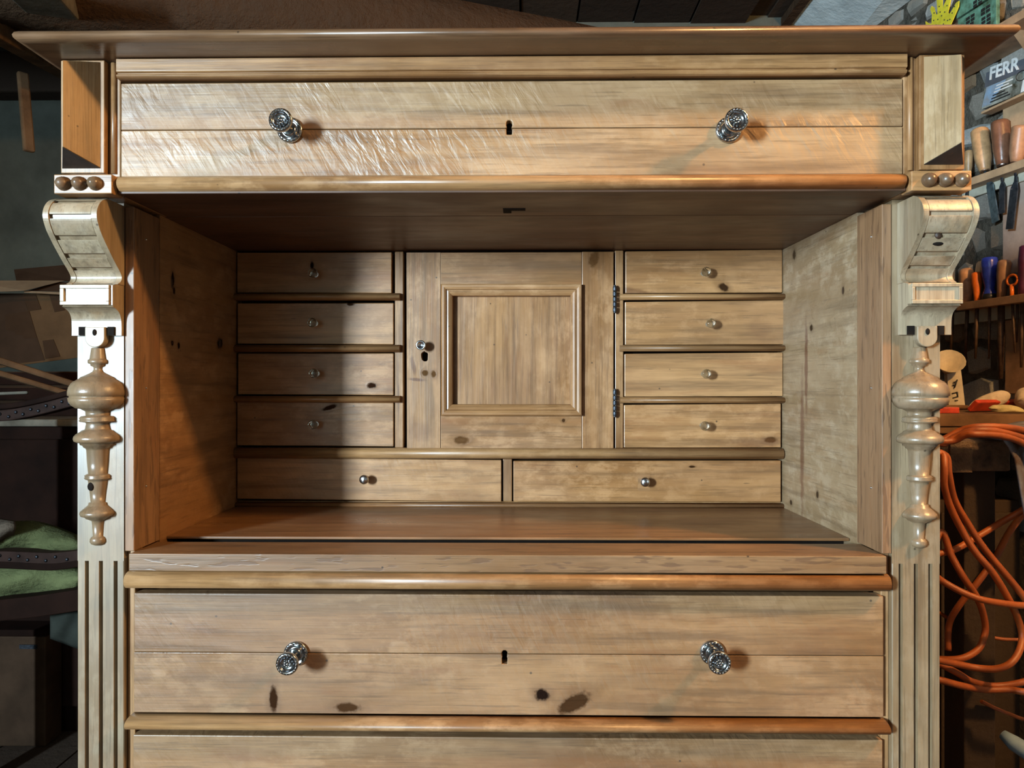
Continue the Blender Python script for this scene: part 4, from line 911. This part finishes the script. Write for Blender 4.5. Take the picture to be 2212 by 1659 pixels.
# dark cupboard filling the space below the bench
ub = thing('bench_cupboard', (1.15, 1.2, -CZ), 'dark brown cupboard standing in the shadow under the workbench', 'cupboard')
MB().box(.84, 1.28, 1.02, 1.5, -CZ, -.30).build('body', M['darkwood'], ub, .003)
for x_ in (.85, 1.07): MB().box(x_, x_ + .2, 1.003, 1.0195, -CZ + .05, -.33).build('door', M['darkwood'], ub, .003)
# ============================================================ left side: old furniture in the dark
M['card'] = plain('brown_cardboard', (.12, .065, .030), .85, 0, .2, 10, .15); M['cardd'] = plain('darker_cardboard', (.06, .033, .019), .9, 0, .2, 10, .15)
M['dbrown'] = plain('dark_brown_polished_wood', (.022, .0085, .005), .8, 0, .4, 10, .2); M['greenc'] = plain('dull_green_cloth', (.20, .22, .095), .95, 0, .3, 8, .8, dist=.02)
M['box_patch'] = plain('brown_patch', (.065, .034, .018), .95, 0, .2, 8, 0)
yc = 1.30
cu_ = thing('old_cupboard', (-1.9, 1.6, -CZ), 'dark wooden cupboard with a grey board top standing by the plaster wall at left', 'cupboard')
zc = P(80, 906, yc).z
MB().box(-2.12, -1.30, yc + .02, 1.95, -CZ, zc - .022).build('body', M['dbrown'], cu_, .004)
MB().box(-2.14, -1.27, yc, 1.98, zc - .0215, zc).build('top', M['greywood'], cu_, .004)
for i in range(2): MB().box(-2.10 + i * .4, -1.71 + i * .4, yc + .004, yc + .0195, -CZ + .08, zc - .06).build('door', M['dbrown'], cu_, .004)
y_ = 1.42
cr = thing('wooden_crate', (P(80, 0, y_).x, y_ + .1, zc), 'dark slatted crate on the cupboard below the cardboard box', 'crate')
xa, xb = P(-60, 0, y_).x, P(190, 0, y_).x; zt2 = P(100, 802, y_).z
MB().box(xa, xb, y_ + .013, y_ + .3, zc, zt2 - .0005).build('body', M['cardd'], cr)
for i in range(3):
    h_ = (zt2 - zc) / 3; MB().box(xa, xb, y_, y_ + .0125, zc + i * h_ + .006, zc + (i + 1) * h_ - .004).build('slat', M['dbrown'], cr, .002)
cb = thing('cardboard_box', (P(80, 0, y_).x, y_ + .15, zt2), 'brown cardboard box with open flaps on the crate, beside the left bracket', 'box')
def qslab(name, q4, th, mt, par):
    vs_ = [Vector(p_) for p_ in q4] + [Vector(p_) + Vector((0, th, 0)) for p_ in q4]
    return MB().add(vs_, [(0, 1, 2, 3), (4, 7, 6, 5), (0, 4, 5, 1), (1, 5, 6, 2), (2, 6, 7, 3), (3, 7, 4, 0)]).build(name, mt, par)
yk = y_ + .03
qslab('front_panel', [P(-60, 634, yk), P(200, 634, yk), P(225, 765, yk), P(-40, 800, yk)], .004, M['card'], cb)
qslab('side_shade', [P(-60, 634, yk - .001), P(48, 634, yk - .001), P(97, 778, yk - .001), P(-45, 795, yk - .001)], .0008, M['cardd'], cb)  # shaded part of the box front laid on as a darker colour
for q4 in ([(10, 680), (63, 672), (80, 730), (52, 732), (46, 724), (34, 724), (32, 716), (12, 714)], [(48, 636), (77, 636), (89, 668), (62, 672)], [(92, 736), (115, 733), (130, 770), (98, 775)], [(106, 636), (125, 636), (140, 670), (118, 674)]):
    pp = [P(u, v, yk - .002) for u, v in q4]; n = len(pp)
    MB().add(pp + [p_ + Vector((0, .0006, 0)) for p_ in pp], [tuple(range(n)), tuple(range(n, 2 * n))[::-1]] + [(i, (i + 1) % n, n + (i + 1) % n, n + i) for i in range(n)]).build('box_patch', M['box_patch'], cb)  # darker patches laid on the box front
MB().box(P(-60, 0, yk).x, P(200, 0, yk).x, yk + .005, yk + .30, P(0, 760, yk).z, P(0, 640, yk).z).build('body', M['cardd'], cb)
M['flap'] = plain('lit_cardboard_flap', (.26, .18, .11), .85, 0, .15, 10, .1)  # paler cardboard copy, light on the flaps put into the colour
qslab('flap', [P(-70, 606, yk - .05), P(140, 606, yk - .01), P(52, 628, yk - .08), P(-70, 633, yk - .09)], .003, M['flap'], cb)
qslab('flap', [P(52, 628, yk - .06), P(200, 634, yk - .02), P(200, 640, yk - .02), P(52, 632, yk - .06)], .003, M['flap'], cb)
qslab('back_flap', [P(30, 582, yk + .2), P(165, 570, yk + .2), P(165, 608, yk + .16), P(35, 606, yk + .16)], .003, M['cardd'], cb)
qslab('flap', [P(60, 628, yk - .04), P(125, 609, yk), P(200, 612, yk), P(200, 632, yk - .03)], .003, M['cardd'], cb)
def plank_px(name, label, a, b, y0, y1, w, t, mt, cat='plank'):
    beam_px(name, a[0], a[1], b[0], b[1], y0, y1, w, t, mt, label)['category'] = cat
plank_px('loose_plank', 'upper of two brown planks lying aslant below the cardboard box', (-60, 768), (172, 842), 1.15, 1.3, .05, .019, M['brownwood'])
plank_px('loose_plank', 'lower of two brown planks lying aslant below the cardboard box', (-60, 796), (150, 858), 1.10, 1.26, .05, .016, M['brownwood'])
plank_px('loose_lath', 'thin pale lath lying under the slanting planks at left', (-60, 856), (62, 851), 1.0, 1.05, .02, .008, M['greywood'], 'lath')
tag(beam_px('hanging_lath', 60, 330, 46, 160, 1.55, 1.58, .035, .02, M['edge'] if False else M['brownwood'], 'x'), 'short brown lath hanging upright in front of the plaster wall at left', 'lath')
# armchair with studded curved rails
ac = thing('old_armchair', (-1.25, .95, -CZ), 'old dark armchair with studded curved rails and green seat cloth, behind the left pilaster', 'armchair')
def rail(name, pts, y_, h, stud=True, dep=.05):
    sp = smooth_path([tuple(P(u, v, y_)) for u, v in pts], 6); mb = MB(); n = len(sp); vs_ = []
    for p_ in sp: vs_ += [(p_[0], p_[1], p_[2]), (p_[0], p_[1], p_[2] - h), (p_[0], p_[1] + dep, p_[2] - h), (p_[0], p_[1] + dep, p_[2])]
    fs_ = [(4 * i + j, 4 * i + (j + 1) % 4, 4 * i + 4 + (j + 1) % 4, 4 * i + 4 + j) for i in range(n - 1) for j in range(4)] + [(0, 1, 2, 3), (4 * n - 4, 4 * n - 1, 4 * n - 2, 4 * n - 3)]
    o = mb.add(vs_, fs_).build(name, M['dbrown'] if not stud else M['rail'], ac, .003)
    if stud:
        sb = MB()
        for i in range(2, n - 1, 2): sb.ball((sp[i][0], sp[i][1] - .0005, sp[i][2] - h * (.35 + .3 * (i % 4 == 0))), .0045, 6)
        sb.build('studs', M['iron'], o)
    return o
M['rail'] = plain('worn_leather_rail', (.050, .026, .020), .7, 0, .4, 20, .4)
rail('crest_rail', [(-80, 885), (0, 886), (50, 879), (100, 868), (150, 855), (190, 848)], .93, .028)
rail('crest_edge', [(-80, 872), (0, 872), (50, 866), (100, 855), (150, 842), (190, 835)], .935, .014, False)
rail('arm_rail', [(-80, 1192), (0, 1191), (60, 1193), (120, 1194), (190, 1186)], .95, .030)
rail('arm_edge', [(-80, 1214), (0, 1213), (60, 1216), (120, 1217), (190, 1206)], .948, .018, False)
rail('seat_rail', [(-80, 1308), (0, 1296), (80, 1287), (190, 1270)], .96, .055, False)
for u in (-70, 235): MB().box(P(u, 0, .97).x - .02, P(u, 0, .97).x + .02, .985, 1.03, -CZ, P(0, 872 if u < 0 else 850, .97).z).build('post', M['dbrown'], ac, .004)
def drape(name, us, vtop, vbot, y_, mt, label, cat, amp=.03):
    nu, nv = 16, 10; g = []; random.seed(len(label))
    ph = random.uniform(0, 6)
    for j in range(nv + 1):
        for i in range(nu + 1):
            s_, t = i / nu, j / nv; u = us[0] + (us[1] - us[0]) * s_; a_ = vtop(s_); b_ = vbot(s_)
            g.append(P(u, a_ + (b_ - a_) * t, y_ - amp * math.sin(t * PI) + amp * .35 * math.sin(s_ * 9 + t * 4 + ph)))
    o = MB().add(g, [(j * (nu + 1) + i, j * (nu + 1) + i + 1, (j + 1) * (nu + 1) + i + 1, (j + 1) * (nu + 1) + i) for j in range(nv) for i in range(nu)], True).build(name, mt)
    sf = o.modifiers.new('s', 'SOLIDIFY'); sf.thickness = .006; sf.offset = 1; tag(o, label, cat); return o
drape('green_blanket', (-60, 172), lambda s: 1140 - 12 * math.sin(s * 2.4) + 44 * max(0, s - .55) ** 1.3 * 2, lambda s: 1196, 1.03, M['greenc'], 'folded green cloth lying on the upper studded rail of the armchair', 'cloth', .05)
drape('green_seat_cloth', (-60, 172), lambda s: 1222, lambda s: 1300 - 26 * s, 1.02, M['greenc'], 'green cloth hanging between the two lower armchair rails', 'cloth')
M['rope'] = plain('dirty_tan_rag', (.20, .15, .11), .9, 0, .3, 30, .6, dist=.01)
drape('tan_rag', (-60, 32), lambda s: 1112 + 18 * s, lambda s: 1195 - 45 * s, .96, M['rope'], 'crumpled tan rag on the green cloth at the left edge of the photo', 'rag')
tk = thing('wooden_chest', (-1.7, 1.4, -CZ), 'dark brown wooden chest on the floor under the armchair at left', 'chest')
y_ = 1.22; a, b = P(-120, 1546, y_), P(98, 1375, y_); zf = -CZ
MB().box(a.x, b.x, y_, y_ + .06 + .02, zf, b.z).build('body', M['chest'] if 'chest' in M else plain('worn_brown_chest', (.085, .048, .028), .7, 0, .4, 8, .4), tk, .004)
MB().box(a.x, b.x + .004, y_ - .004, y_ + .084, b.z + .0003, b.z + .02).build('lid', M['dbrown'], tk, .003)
a = P(62, 1395, y_); MB().box(a.x - .025, a.x + .025, y_ - .004, y_ - .0003, a.z - .008, a.z + .004).build('keyhole_plate', M['iron'], tk)
drape('dark_sheet', (108, 190), lambda s: 1318, lambda s: 1380 + 30 * s, 1.02, plain('dark_grey_cloth', (.05, .055, .045), .9, 0, .3, 12, .3), 'dark grey cloth hanging below the armchair beside the left pilaster', 'cloth', .02)
# large ceiling cobweb strands left out; plaster chips on the wall painted in its material
